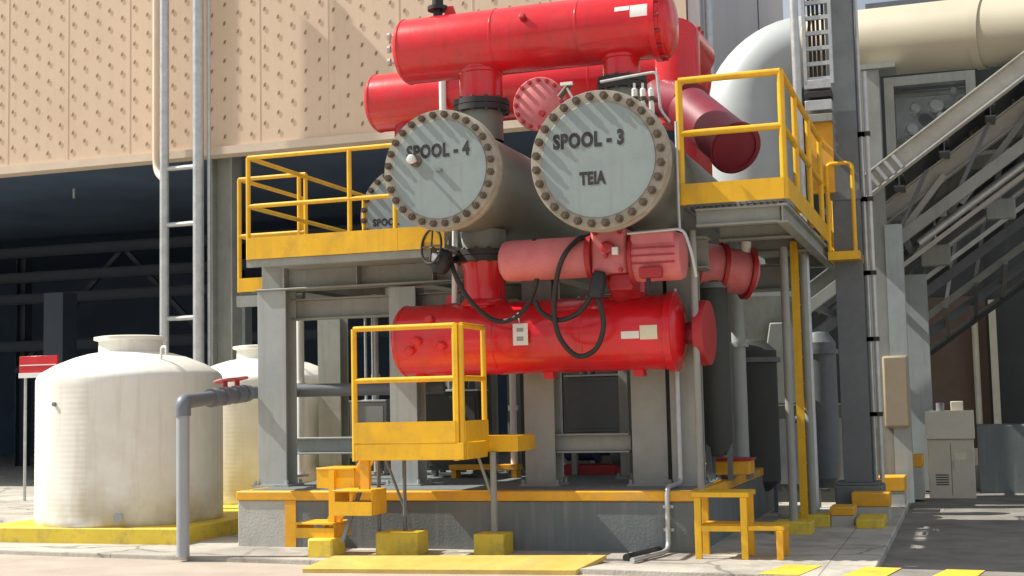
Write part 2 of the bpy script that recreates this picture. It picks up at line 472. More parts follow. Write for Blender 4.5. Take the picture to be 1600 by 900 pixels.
# ------------------------------------------------------------------ storage tanks
def tank(centre, zb, R, H, label, group):
    t = thing('storage_tank', (centre.x, centre.y, zb), label, 'tank', group)
    c = V((centre.x, centre.y, zb))
    prof = [(0, 0), (R * .985, 0), (R, .03)]
    zsh = H * .765
    n = 26                                  # faint moulded hoops
    for i in range(n):
        a = .06 + (zsh - .1) * i / n
        prof += [(R, a), (R + .0018, a + .02), (R, a + .045)]
    prof += [(R, zsh), (R * .985, zsh + .045), (R * .95, zsh + .085), (R * .80, zsh + .18), (R * .6, zsh + .265), (R * .45, zsh + .31), (R * .36, zsh + .325)]
    nr = R * .345
    prof += [(nr, zsh + .332), (nr, H - .03)]
    MB().lathe(prof, c, (0, 0, 1), 72).build('body', 'tank', t)
    MB().lathe([(nr - .03, H - .06), (nr + .055, H - .035), (nr + .055, H), (nr - .02, H + .012), (0, H + .03)], c, (0, 0, 1), 48).build('lid', 'tank', t)
    a = radians(-62)
    q = c + V((cos(a) * (R - .02), sin(a) * (R - .02), .12))
    MB().lathe([(.03, 0), (.03, .1), (.05, .1), (.05, .13), (0, .13)], q, (cos(a), sin(a), 0), 14).build('outlet', 'pvc', t)
    a = radians(-105)
    q = c + V((cos(a) * (R - .02), sin(a) * (R - .02), zsh - .28))
    MB().lathe([(.025, 0), (.025, .05), (0, .05)], q, (cos(a), sin(a), 0), 12).build('plug', 'pvcdark', t)
    p = c + V((R * .62, -R * .35, zsh + .2))
    MB().tube(fillet([p - V((0, 0, .06)), p + V((0, 0, .16)), p + V((.1, -.05, .16)), p + V((.1, -.05, .06))], .04), .014, 8).build('vent_pipe', 'white', t)
    return t
kz = .17
kf = G(170, 850).y
tx = X(204, 700, kf + 1.08)
tc1 = V((tx, kf + 1.08, 0))
R1 = (X(350, 700, tc1.y) - X(60, 700, tc1.y)) / 2 * .835
t1 = tank(tc1, kz, R1, Z(205, 527, tc1.y) - kz, 'large cream plastic storage tank in front, with a stained lower wall', 'storage tanks')
t2 = copy_tree(t1)
t2.location = (X(412, 700, 4.4), 4.4, kz)
t2['label'] = 'cream storage tank behind the front tank, half hidden by a steel column'
for nm, (x0, x1, y0, y1), lb in (
        ('tank_plinth', (tx - R1 - .25, X(277, 830, kf), kf, kf + 2.6), 'low concrete base with yellow painted sides under the front tank'),
        ('tank_plinth', (X(412, 700, 4.4) - 1.35, X(412, 700, 4.4) + 1.3, 2.95, 5.9), 'low yellow edged base under the rear tank')):
    x1 = max(x1, x0 + 2 * R1 + .3)
    r = thing(nm, ((x0 + x1) / 2, (y0 + y1) / 2, 0), lb, 'plinth', 'tank plinths')
    MB().box(x0, x1, y0, y1, -.02, kz).build('slab', 'lemon', r, .012)

# ------------------------------------------------------------------ grey plastic pipe
gp = G(286, 870)
gz = Z(286, 628, gp.y)
ge = P(402, 612, 1.05)
g = thing('water_pipe', (gp.x, gp.y, 0), 'grey plastic pipe rising from the slab and bending back past the tanks', 'pipe')
MB().tube([gp, (gp.x, gp.y, gz - .1)], .064, 18).build('riser', 'pvc', g)
MB().tube(fillet([(gp.x, gp.y, gz - .14), (gp.x, gp.y, gz), V((gp.x, gp.y, gz)) + (ge - V((gp.x, gp.y, gz))).normalized() * .16], .12, 8), .078, 18).build('elbow', 'pvcdark', g)
s0 = V((gp.x, gp.y, gz)) + (ge - V((gp.x, gp.y, gz))).normalized() * .13
ge2 = ge + V((2.2, .3, 0.0))
MB().tube(fillet([s0, ge, ge2], .3), .074, 16).build('run', 'pvcdark', g)
dv = (ge - s0).normalized()
for t_ in (.33, .8):
    q = s0 + (ge - s0) * t_
    MB().tube([q - dv * .06, q + dv * .06], .1, 16).build('coupling', 'pvcdark', g)
for i, t_ in enumerate((.5, .68)):
    q = s0 + (ge - s0) * t_
    vl = MB().tube([q, q + V((0, 0, .17))], .03, 10).build('valve', 'darkred', g)
    MB().tube([q - dv * .09, q + dv * .09], .1, 14).build('valve_body', 'pvcdark', vl)
    ring = [q + V((0, 0, .17)) + V((cos(a), sin(a) * .9, .15 * cos(a))) * .115 for a in [2 * pi * k / 16 for k in range(16)]]
    h = MB().tube(ring, .014, 8, closed=True)
    for k in (0, 4): h.bar(ring[k], ring[k + 8], .016, .016)
    h.build('valve_handle', 'pink', vl)

# ------------------------------------------------------------------ concrete plinth
PZ = .58
px0, px1 = X(372, 800, 0), X(1092, 800, 0)
xj = X(461, 820, 0)
pl = thing('machine_plinth', ((px0 + px1) / 2, 2, 0), 'long grey concrete plinth with a yellow top edge under the steel frame', 'plinth')
MB().box(xj, px1, 0, 5.6, -.02, PZ - .1).build('base', 'plinth', pl, .01)  # takes the shade-darkened grey; the sunlit end below stays pale
MB().box(px0, xj - .003, -.004, 5.6, -.02, PZ - .1).build('pale_end', 'blockc', pl, .01)
MB().box(px0 - .012, px1 + .012, -.02, 5.62, PZ - .098, PZ).build('yellow_edge', 'orange', pl, .012)
MB().box(px0 + .1, px1 - .1, .12, 5.5, PZ, PZ + .006).build('top_screed', 'plinth', pl)
MB().box(X(446, 820, 0), X(463, 820, 0), -.012, 0, 0.002, PZ - .1).build('painted_stripe', 'orange', pl)

# ------------------------------------------------------------------ main steel frame
CY = .66
sf = thing('steel_frame', ((px0 + px1) / 2, 2, PZ), 'grey painted steel frame of columns and beams standing on the plinth', 'steel frame')
zt, zb_ = Z(540, 401, CY - .1), Z(540, 447, CY - .1)
D = zt - zb_
xl, xr = X(405, 430, CY), X(1092, 500, CY)
def col(pxa, pxb, Y, ztop, m='steel', name='column', zb=PZ, pyc=600, depth=.26):
    a, c = X(pxa, pyc, Y), X(pxb, pyc, Y)
    o = MB().ibeam(((a + c) / 2, Y + depth / 2, zb), ((a + c) / 2, Y + depth / 2, ztop), depth, c - a, .022, .02, up=(0, 1, 0)).build(name, m, sf, .004)
    p = MB().box(a - .05, c + .05, Y - .06, Y + depth + .06, zb, zb + .025)
    for ox in (a - .02, c + .02):
        for oy in (Y - .03, Y + depth + .03): p.lathe([(0, 0), (.018, 0), (.018, .07), (0, .07)], (ox, oy, zb), (0, 0, 1), 6)
    p.build('base_plate', m, o)
    return o
col(403, 447, CY, zb_, 'bluesteel')
col(609, 651, CY + .1, zb_ - .02, 'bluesteel')
col(818, 865, CY + .05, zb_)
col(985, 1040, CY + .05, zb_)
col(1046, 1091, CY + .02, zb_)
CY2 = 3.9
for a, c in ((497, 532), (690, 722), (880, 912), (1040, 1072), (1128, 1150)): col(a, c, CY2, zb_)
for a, c, y in ((742, 760, 2.9), (792, 812, 3.3), (930, 956, 3.5), (966, 980, 1.9)): col(a, c, y, zb_, depth=.2)
def beam(p, q, d, w, m='steel', name='beam'): return MB().ibeam(p, q, d, w).build(name, m, sf, .004)
bm1 = beam((xl - .03, CY + .12, zt - D / 2), (xr + .1, CY + .12, zt - D / 2), D, .3)
for xx in [xl + .3 + i * .9 for i in range(5)]: MB().box(xx, xx + .014, CY - .005, CY + .245, zb_ + .022, zt - .022).build('stiffener', 'steel', bm1)
beam((xl - .03, CY2 + .12, zt - D / 2), (xr + .6, CY2 + .12, zt - D / 2), D, .3)
for xx in (xl + .13, X(630, 450, CY), X(842, 450, CY), xr - .1):
    beam((xx, CY + .3, zt - D / 2), (xx, CY2 - .05, zt - D / 2), D * .8, .2, name='cross_beam')
zbr = Z(510, 695, CY + 1.2)
for a, c, y, pz in ((452, 612, CY + 1.3, 696), (868, 986, CY + .2, 692)):
    zz = Z((a + c) / 2, pz, y)
    beam((X(a, pz, y), y, zz), (X(c, pz, y), y, zz), .2, .16, 'bluesteel' if a < 500 else 'steel', 'tie_beam')
zz = Z(560, 480, CY + .3)
beam((X(460, 480, CY + .3), CY + .3, zz), (X(720, 470, CY + .3), CY + .3, zz), .24, .16, name='tie_beam')
# clutter that stands on the plinth behind the columns
for i, (px, r, y, top, m, lb) in enumerate((
        (470, .05, 2.6, 2.75, 'white', 'thin white standpipe beside the left corner column'),
        (588, .04, 3.2, 2.9, 'galv', 'thin galvanised standpipe left of the second bluish column'),
        (765, .11, 3.4, 3.1, 'bluesteel', 'thick bluish standpipe left of the middle column'),
        (802, .04, 2.3, 2.2, 'white', 'short white standpipe touching the middle column'),
        (873, .045, 1.9, 2.9, 'white', 'thin white standpipe right of the middle column'),
        (1130, .06, 2.2, 3.0, 'steel', 'grey standpipe right of the paired columns'),
        (1158, .08, 3.0, 3.3, 'bluesteel', 'dark bluish standpipe beyond the paired columns'))):
    x = X(px, 650, y)
    r0 = thing('standpipe', (x, y, PZ), lb, 'pipe', 'standpipes behind the frame columns')
    MB().tube([(x, y, PZ), (x, y, top)], r, 14).build('pipe', m, r0)
    MB().lathe([(r, 0), (r * 2, 0), (r * 2, .03), (r, .03)], (x, y, PZ + .004), (0, 0, 1), 16).build('foot_flange', 'steel', r0)
    MB().lathe([(0, 0), (r * 1.5, 0), (r * 1.5, .06), (0, .06)], (x, y, top * .62), (0, 0, 1), 14).build('collar', m, r0)
x = X(925, 740, 3.0)
q = thing('pump_skid', (x, 3.0, PZ), 'dark pump with a red base seen between the middle and paired columns', 'pump')
MB().box(x - .35, x + .35, 2.75, 3.25, PZ, PZ + .12).build('base', 'darkred', q, .01)
MB().lathe([(0, -.33), (.12, -.33), (.16, -.3), (.16, .05), (.19, .06), (.19, .1), (.1, .12), (.1, .3), (0, .3)], (x, 3.0, PZ + .32), (1, 0, 0), 28).build('motor', 'blue', q)
MB().lathe([(0, -.06), (.2, -.06), (.22, 0), (.2, .06), (0, .06)], (x + .34, 3.0, PZ + .3), (1, 0, 0), 28).build('casing', 'darksteel', q)
x = X(690, 640, 3.4)
q = thing('valve_manifold', (x, 3.4, PZ), 'dark valve manifold behind the small yellow platform', 'manifold')
MB().tube([(x - .45, 3.4, 1.5), (x + .4, 3.4, 1.5)], .07).build('header', 'darksteel', q)
for dx in (-.3, 0, .28):
    MB().tube([(x + dx, 3.4, PZ), (x + dx, 3.4, 1.5)], .045).build('drop_leg', 'darksteel', q)
    MB().lathe([(0, 0), (.09, 0), (.1, .05), (.06, .12), (.03, .13), (.03, .2), (.1, .2), (.1, .225), (0, .225)], (x + dx, 3.4, 1.58), (0, 0, 1), 18).build('valve', 'black', q)
for pa, pb, pt, pb2, y, m, lb in ((884, 984, 588, 676, 2.6, 'darksteel', 'dark grey switch housing hung between the middle and paired columns'),
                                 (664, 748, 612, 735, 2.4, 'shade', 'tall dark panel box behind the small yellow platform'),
                                 (546, 604, 628, 716, 2.7, 'steel', 'grey panel box beside the second bluish column')):
    c_ = (pa + pb) / 2
    xa, xb = X(pa, 650, y), X(pb, 650, y); za, zb3 = Z(c_, pb2, y), Z(c_, pt, y)
    eb = thing('panel_box', ((xa + xb) / 2, y, PZ), lb, 'panel box', 'panel boxes behind the frame')
    MB().box(xa, xb, y, y + .35, za, zb3).build('body', m, eb, .012)
    MB().box(xa + .04, xb - .04, y - .012, y - .001, za + .05, zb3 - .05).build('door', m, eb, .004)
    MB().box(xb - .11, xb - .085, y - .035, y - .013, (za + zb3) / 2 - .06, (za + zb3) / 2 + .06).build('handle', 'galv', eb)
    MB().box(xa, xb, y - .02, y + .37, zb3 + .001, zb3 + .025).build('hood', 'galv', eb, .004)
    for x in (xa + .06, xb - .06): MB().box(x - .03, x + .03, y + .1, y + .2, PZ, za - .001).build('leg', 'steel', eb)
    for x in (xa + .15, xa + .25): MB().tube([(x, y + .18, zb3 + .026), (x, y + .18, zb_ - .05)], .018, 8).build('conduit', 'galv', eb)
x = X(775, 752, 2.2)
q = thing('pipe_rest', (x, 2.2, PZ), 'low yellow pipe rest on the plinth behind the grey platform leg', 'support')
MB().box(x - .55, x + .3, 2.1, 2.3, PZ + .1, PZ + .16).build('top_bar', 'orange', q, .006)
for dx in (-.5, .25): MB().box(x + dx - .03, x + dx + .03, 2.12, 2.28, PZ, PZ + .1).build('foot', 'orange', q)

# ------------------------------------------------------------------ railings
def rail_run(root, a, c, ztop, zmid, zdeck, posts, r=.024, toe=None, toe_m='yellow', m='yellow', post_drop=0.0, face=(0, -1, 0)):
    """a, c: ends in plan; posts: fractions along the run"""
    a, c = V((a[0], a[1], 0)), V((c[0], c[1], 0))
    for nm, z in (('top_rail', ztop), ('mid_rail', zmid)):
        MB().tube([a + V((0, 0, z)), c + V((0, 0, z))], r, 12).build(nm, m, root)
    for f in posts:
        q = a.lerp(c, f)
        MB().tube([q + V((0, 0, zdeck - post_drop)), q + V((0, 0, ztop))], r * 1.02, 12).build('post', m, root)
    if toe:
        fv = V(face) * (r + .006)
        d = (c - a).normalized()
        MB().bar(a + fv + V((0, 0, zdeck + toe / 2)) , c + fv + V((0, 0, zdeck + toe / 2)), .008, toe).build('toe_board', toe_m, root)

def grating(root, x0, x1, y0, y1, z, m='darksteel', t=.035):
    b = MB()
    n = int((x1 - x0) / .06)
    for i in range(n + 1):
        x = x0 + (x1 - x0) * i / n
        b.box(x - .003, x + .003, y0, y1, z - t, z)
    for k in range(int((y1 - y0) / .12) + 1):
        b.box(x0, x1, y0 + k * .12, y0 + k * .12 + .006, z - .012, z - .001)
    b.build('grating', m, root)

# left upper platform
LY = -.28
zd = Z(540, 391, LY); zr = Z(545, 233, LY); zm = Z(545, 311, LY)
lx0, lx1 = X(388, 320, LY), X(622, 300, LY); lx2 = X(696, 380, LY)
lp = thing('walkway_platform', (lx0, LY, zd), 'yellow railed upper platform left of the grey vessels, above the steel frame', 'platform')
rail_run(lp, (lx0, LY), (lx1, LY), zr, zm, zd - .04, [0, (X(546, 300, LY) - lx0) / (lx1 - lx0), .98], toe=.23)
MB().box(lx1 + .003, lx2, LY - .034, LY - .026, zd - .04, zd + .19).build('toe_board', 'yellow', lp)
LB = LY + 1.3
rail_run(lp, (lx0, LY), (lx0, LB + 1.6), zr, zm, zd, [.999], toe=None)
ex0, ex1 = X(374, 330, LB), X(478, 300, LB)
zr2 = Z(430, 276, LB)
rail_run(lp, (ex0, LB), (ex1, LB), zr2, zm - .12, zd - .25, [0, .9, .995], toe=.16)
MB().tube([(ex0, LB, Z(372, 452, LB)), (ex0, LB, zd - .2)], .024).build('post', 'yellow', lp)
rail_run(lp, (ex0, LB), (ex0, LB + 1.6), zr2, zm - .12, zd - .25, [.99], toe=None)
grating(lp, lx0, lx2, LY, LB + 3.0, zd)
MB().box(lx0 + .02, lx2, LY + .03, LB + 3.0, zd - .06, zd - .037).build('deck_plate', 'steel', lp)
MB().box(ex0, lx0 - .01, LB, LB + 1.7, zd - .29, zd - .25).build('landing', 'darksteel', lp)
MB().box(lx0 - .02, lx2, LY - .01, LY + .025, zd - .12, zd - .042).build('edge_angle', 'steel', lp)
MB().box(ex0 - .02, lx0 - .03, LB - .04, LB + .04, zd - .42, zd - .295).build('edge_beam', 'steel', lp)

# right upper platform
RY = -.15
zd2 = Z(1145, 316, RY); zr3 = Z(1142, 119, RY); zm3 = Z(1142, 203, RY)
rx0, rx1 = X(1063, 220, RY), X(1223, 220, RY)
RB = 4.7
rp = thing('walkway_platform', (rx1, RY, zd2), 'yellow railed upper platform right of the grey vessels, on grey legs', 'platform')
rail_run(rp, (rx0, RY), (rx1, RY), zr3, zm3, zd2, [0, 1], r=.034, toe=.2)
rail_run(rp, (rx1, RY + .001), (rx1, RB), zr3, zm3, zd2, [.22, .48, .74, 1], r=.03, toe=.2, face=(1, 0, 0))
grating(rp, rx0, rx1, RY, RB, zd2)
for y in (RY + .07, 1.2, 2.6, RB - .1):
    MB().ibeam((rx0 + .12, y, zd2 - .125), (rx1 - .06, y, zd2 - .125), .17, .12).build('deck_beam', 'steel', rp)
MB().box(rx0 + .1, rx1, RY + .15, RB, zd2 - .062, zd2 - .04).build('deck_plate', 'steel', rp)
MB().ibeam((rx1 - .03, RY, zd2 - .13), (rx1 - .03, RB, zd2 - .13), .18, .1).build('edge_beam', 'steel', rp)
# hooped ladder gate at the far end of the side
b = MB()
for y in (RB - 1.0, RB - .2):
    MB().tube(fillet([(rx1 + .05, y, zd2 - .15), (rx1 + .05, y, zd2 + .95), (rx1 + .35, y, zd2 + .95), (rx1 + .35, y, zd2 - .15)], .08), .025).build('ladder_hoop', 'yellow', rp)
MB().box(rx1 + .03, rx1 + .4, RB - 1.05, RB - .15, zd2 - .22, zd2 - .12).build('ladder_landing', 'yellow', rp)
for px, y, py in ((1090, .1, 860), (1232, 2.0, 825), (1262, 2.9, 815), (1108, 4.2, 700)):
    gx = X(px, 600, y)
    lg = MB().tube([(gx, y, .12), (gx, y, zd2 - .215)], .045, 14) if px != 1090 else MB().tube([(gx, y, PZ), (gx, y, zd2 - .215)], .034, 12)
    lg.build('leg', 'steel', rp)
for px, y in ((1232, 2.0), (1262, 2.9)):
    gx = X(px, 600, y)
    tag(MB().box(gx - .2, gx + .2, y - .18, y + .18, -.01, .13 if px == 1232 else .125).build('footing', 'lemon', None, .015),
        'yellow painted concrete footing under the ' + ('front' if px == 1232 else 'rear') + ' leg of the right platform', 'footing', 'yellow leg footings')
# yellow ladder under it
ly = 2.5
lad = thing('access_ladder', (X(1252, 700, ly), ly, 0), 'yellow vertical ladder leading up under the right platform', 'ladder')
xa, xb = X(1243, 600, ly), X(1243, 600, ly) + .08
for y in (ly, ly + .42): MB().box(xa, xb, y - .02, y + .02, .1, zd2 - .1).build('rail', 'yellow', lad)
for k in range(11): MB().tube([(xa + .04, ly, .4 + .3 * k), (xa + .04, ly + .42, .4 + .3 * k)], .014, 8).build('rung', 'yellow', lad)

# ------------------------------------------------------------------ small access platform with steps
AY = -.9
az = Z(640, 692, AY); ab = Z(640, 719, AY); ar = Z(640, 511, AY); am = Z(640, 593, AY)
ax0, ax1 = X(554, 620, AY), X(722, 620, AY)
AB = -.28
ap = thing('step_platform', ((ax0 + ax1) / 2, AY, 0), 'small yellow railed step platform with treads in front of the plinth', 'platform')
rail_run(ap, (ax0, AY), (ax1 - .06, AY), ar, am, az, [0, .995], r=.027, toe=.2, post_drop=.17)
rail_run(ap, (ax1 - .005, AY), (ax1, AB), ar, am, az, [0.01, .99], r=.027, toe=.2, face=(1, 0, 0), post_drop=.15)
MB().box(ax1 - .07, ax1 - .03, AY - .03, AY + .02, ab, ar + .02).build('post', 'yellow', ap)
MB().box(ax0 + .02, ax1 + .02, AY - .035, AY + .06, ab, az - .004).build('front_beam', 'yellow', ap, .006)
MB().box(ax1 - .05, ax1 + .025, AY + .065, AB, ab, az - .004).build('side_beam', 'yellow', ap, .006)
MB().box(ax0, ax1 - .055, AY + .065, AB + .2, az - .05, az - .006).build('deck', 'yellow', ap)
e0, e1 = X(748, 690, AB), X(808, 690, AB)
MB().box(e0 - .35, e1, AB + .02, .3, Z(780, 706, AB), Z(780, 681, AB)).build('rear_deck', 'yellow', ap, .006)
lx = X(769, 780, AB - .05)
fz = .2
MB().tube([(lx, AB - .0, fz), (lx, AB - .0, Z(780, 706, AB))], .032, 14).build('leg', 'steel', ap)
tag(MB().box(lx - .16, lx + .15, AB - .17, AB + .13, -.01, fz).build('footing', 'lemon', None, .015), 'yellow concrete footing under the grey leg of the small step platform', 'footing', 'yellow leg footings')
for px in (592, 632):
    x = X(px, 760, AY + .5)
    MB().tube([(x, AY + .5, .2), (x, AY + .5, ab + .1)], .02, 10).build('leg', 'darksteel', ap)
MB().tube([(X(596, 720, AY + .45), AY + .5, ab + .05), (X(640, 800, AY + .45), AY + .5, .25)], .015, 8).build('brace', 'darksteel', ap)
MB().tube([(X(745, 715, AB), AB, ab + .05), (X(768, 765, AB), AB, .55)], .016, 8).build('brace', 'steel', ap)
def pxbox(root, name, pxa, pxb, pya, pyb, y0, y1, m='yellow', bev=.006):
    c = (pxa + pxb) / 2
    return MB().box(X(pxa, (pya + pyb) / 2, y0), X(pxb, (pya + pyb) / 2, y0), y0, y1, Z(c, pyb, y0), Z(c, pya, y0)).build(name, m, root, bev)
# treads: an open box of plate with a lighter top
def tread(pxa, pxb, pya, pyb, y0, dep, gap=0.0):
    c = (pxa + pxb) / 2
    xa, xb = X(pxa, pyb, y0), X(pxb, pyb, y0)
    za, zb2 = Z(c, pyb, y0), Z(c, pya, y0)
    t = MB().box(xa, xb, y0, y0 + dep, zb2 - .02, zb2).build('tread', 'yellow', ap, .004)
    MB().box(xa, xb, y0 + .012, y0 + .03, za, zb2 - .022 - gap).build('riser', 'yellow', t)
    for x in (xa, xb - .012): MB().box(x, x + .012, y0 + .034, y0 + dep, za, zb2 - .022).build('end_plate', 'orange', t)
tread(494, 553, 731, 763, -.62, .42)
tread(519, 580, 766, 806, -1.0, .36, .09)
tread(460, 521, 817, 841, -.75, .4, .03)
for y_ in (-.585, -.28):
    MB().bar((X(578, 722, y_), y_, ab + .03), (X(497, 852, y_), y_, .02), .03, .13, (0, 0, 1)).build('stringer', 'orange', ap, .004)
xs = X(524, 800, -.6)
MB().bar((xs, -.66, .12), (xs, -.66, Z(530, 735, -.66)), .06, .05, (0, 1, 0)).build('stringer', 'yellow', ap)
xs = X(571, 750, -.86)
MB().bar((xs, -.86, Z(571, 765, -.86)), (xs, -.86, ab), .09, .04, (0, 1, 0)).build('stringer', 'orange', ap)
MB().bar((X(562, 700, -.86), -.82, ab - .25), (X(532, 830, -.86), -.82, .15), .035, .035, (0, 1, 0)).build('stringer', 'darksteel', ap)
for (pa, pb, pc, pd, y, lb) in ((480, 519, 842, 862, -.85, 'small chipped yellow block under the lowest yellow tread'),
                               (586, 652, 832, 856, -.6, 'low yellow concrete footing below the middle of the step platform')):
    c = (pa + pb) / 2
    tag(MB().box(X(pa, pd, y), X(pb, pd, y), y, y + .3, -.01, Z(c, pc, y)).build('footing', 'lemon', None, .02), lb, 'footing', 'yellow leg footings')

# yellow plate on the ground
a, b_, c, d = G(472, 888, -.004), G(900, 891, -.004), G(948, 867, .06), G(522, 868, .06)
MBp = MB().prism([q_ - V((0, 0, .042)) for q_ in (a, b_, c, d)], (0, 0, .042))
tag(MBp.build('cover_plate', 'mustard', None, .004), 'wide flat yellow ramp plate lying on the ground before the step platform', 'plate')

# ------------------------------------------------------------------ right step stand
SY = -.45
s0z = Z(1126, 769, SY)
sx0, sx1, sx2 = X(1091, 820, SY), X(1163, 820, SY), X(1219, 850, SY)
ss = thing('step_stand', (sx0, SY, 0), 'two step yellow metal stand at the right end of the plinth', 'step stand')
hz = Z(1195, 822, SY)
MB().box(sx0 - .05, sx1 + .05, SY - .03, SY + .42, s0z - .045, s0z).build('top_tread', 'yellow', ss, .006)
MB().box(sx1 + .034, sx2 + .04, SY - .02, SY + .40, hz - .04, hz).build('lower_tread', 'yellow', ss, .006)
for x in (sx0, sx1):
    for y in (SY, SY + .38):
        MB().box(x - .03, x + .03, y - .025, y + .025, 0, s0z - .046).build('leg', 'yellow', ss, .004)
for y in (SY, SY + .38): MB().box(sx2 - .03, sx2 + .03, y - .025, y + .025, 0, hz - .041).build('leg', 'orange', ss, .004)
MB().box(sx0 + .031, sx1 - .031, SY - .02, SY + .02, hz - .05, hz - .0).build('cross_bar', 'yellow', ss)
MB().box(sx0 + .031, sx1 - .031, SY + .36, SY + .40, hz - .05, hz - .0).build('cross_bar', 'orange', ss)
MB().box(sx0 + .031, sx1 - .031, SY + .03, SY + .35, hz - .012, hz + .012).build('middle_tread', 'orange', ss)

# shaded plant below the right platform
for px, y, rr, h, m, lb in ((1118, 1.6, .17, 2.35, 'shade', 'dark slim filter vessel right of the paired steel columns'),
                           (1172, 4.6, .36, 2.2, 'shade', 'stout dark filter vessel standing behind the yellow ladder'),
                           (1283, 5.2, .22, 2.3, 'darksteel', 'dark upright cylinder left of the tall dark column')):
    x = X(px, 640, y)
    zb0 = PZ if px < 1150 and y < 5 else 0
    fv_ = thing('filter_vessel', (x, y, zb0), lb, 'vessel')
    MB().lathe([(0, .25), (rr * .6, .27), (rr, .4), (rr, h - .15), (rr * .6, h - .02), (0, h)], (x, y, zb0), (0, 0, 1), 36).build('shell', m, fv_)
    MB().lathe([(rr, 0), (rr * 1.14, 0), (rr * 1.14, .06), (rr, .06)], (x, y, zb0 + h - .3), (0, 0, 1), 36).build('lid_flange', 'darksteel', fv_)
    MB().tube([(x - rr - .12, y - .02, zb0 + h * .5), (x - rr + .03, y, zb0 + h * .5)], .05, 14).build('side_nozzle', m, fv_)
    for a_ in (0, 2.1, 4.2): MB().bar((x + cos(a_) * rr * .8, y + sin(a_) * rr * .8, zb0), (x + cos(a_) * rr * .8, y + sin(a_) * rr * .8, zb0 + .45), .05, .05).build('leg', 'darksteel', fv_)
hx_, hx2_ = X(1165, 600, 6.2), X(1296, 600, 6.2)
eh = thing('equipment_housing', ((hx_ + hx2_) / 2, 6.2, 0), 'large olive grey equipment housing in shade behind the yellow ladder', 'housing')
MB().box(hx_ - .8, hx2_ + .25, 6.25, 6.9, -.05, 1.35).build('cabinet', 'shade', eh, .02)  # dark box added to cover a sunlit gap behind it
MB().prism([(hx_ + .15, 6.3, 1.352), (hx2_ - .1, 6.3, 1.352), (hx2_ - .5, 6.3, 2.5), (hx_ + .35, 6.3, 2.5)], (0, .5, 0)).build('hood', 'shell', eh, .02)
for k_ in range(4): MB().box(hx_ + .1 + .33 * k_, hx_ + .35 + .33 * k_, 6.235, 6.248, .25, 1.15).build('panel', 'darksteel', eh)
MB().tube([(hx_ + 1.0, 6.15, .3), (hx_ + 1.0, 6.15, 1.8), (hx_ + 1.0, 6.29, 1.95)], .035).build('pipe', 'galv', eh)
x = X(1150, 750, 1.9)
ob = thing('valve_box', (x, 1.9, PZ), 'small orange equipment box on the plinth beside the step stand', 'box')
MB().box(x - .2, x + .17, 1.8, 2.15, PZ + .05, PZ + .2).build('body', 'orange', ob, .012)
MB().box(x - .22, x + .19, 1.78, 2.17, PZ + .201, PZ + .225).build('lid', 'darkred', ob, .006)
for dx in (-.17, .14): MB().box(x + dx - .02, x + dx + .02, 1.84, 2.1, PZ, PZ + .049).build('foot', 'darksteel', ob)

# conduit down the plinth face
cx = X(1043, 800, -.05)
cz = thing('cable_conduit', (cx, -.05, 0), 'thin grey conduit running down the front of the plinth to the slab', 'conduit')
MB().tube(fillet([(cx, CY - .05, zb_ - .2), (cx, CY - .05, PZ + .04), (cx, -.05, PZ + .04), (cx, -.05, .05), (cx, -.25, .03), (X(1000, 880, -.6), -.9, .03)], .1), .024, 10).build('pipe', 'galv', cz)
for z in (.2, .42): MB().box(cx - .05, cx + .05, -.02, -.0, z, z + .03).build('clip', 'galv', cz)
tag(MB().tube([(cx - .1, -.03, .03), (X(985, 870, -.55), -.72, .03)], .035, 10).build('drain_hose', 'black'), 'short black hose lying on the slab at the foot of the conduit', 'hose')

# ------------------------------------------------------------------ grey spool vessels
DY = .25                                     # plane of the red drums
FYs = -.9
def spool(cpx, cpy, rpx, Y, L, nb, label, texts, stud):
    c = P(cpx, cpy, Y)
    R = P(cpx, cpy - rpx, Y).z - c.z
    t = thing('spool_vessel', (c.x, Y, c.z - R), label, 'pressure vessel', 'grey bolted spool vessels')
    ax = (0, 1, 0)
    MB().lathe([(R * .86, .19), (R * .86, L), (R * .82, L + .08), (R * .55, L + .22), (0, L + .28)], c, ax, 72).build('shell', 'shell', t)
    fl = MB().lathe([(0, .1), (R - .012, .1), (R, .112), (R, .178), (R - .012, .19), (R * .86, .19), (R * .86, .25), (R * .8, .25)], c, ax, 96).build('flange', 'flange', t)
    MB().lathe([(0, 0), (R * .815, 0), (R * .822, .004), (R * .824, .03)], c, ax, 96).build('cover', 'cover', t)
    MB().lathe([(R * .8, .012), (R * .985, .014), (R * .99, .02), (R * .99, .096), (R * .8, .096)], c, ax, 96).build('cover_rim', 'flange', t)
    bolt_circle(t, c + V((0, .014, 0)), R * .905, nb, size=R * .058, stud=stud, phase=.1)
    for (s, tx_, ty_, w_, h_) in texts:
        q = P(tx_, ty_, Y)
        lettering(s, (q.x, Y - .0015, q.z), w_, h_, t)
    return t, c, R
s3, c3, R3 = spool(934, 249, 110, FYs, 4.7, 28, 'largest grey bolted vessel cover, marked SPOOL - 3 and TEIA',  # shell stretched back, out of view, to shade the lane
                   [('SPOOL - 3', 919, 218, .68, .15), ('TEIA', 926, 278, .25, .125)], .06)
s4, c4, R4 = spool(686, 264, 94, FYs, 4.0, 28, 'grey bolted vessel cover marked SPOOL - 4, beside the left railing',  # hidden rear lengthened for more shade on the asphalt
                   [('SPOOL - 4', 684, 235, .65, .14)], .055)
s5, c5, R5 = spool(632, 334, 76, 2.6, 1.8, 26, 'rear grey bolted vessel half hidden behind the left yellow railing',
                   [('SPOOL', 603, 347, .36, .1)], .055)
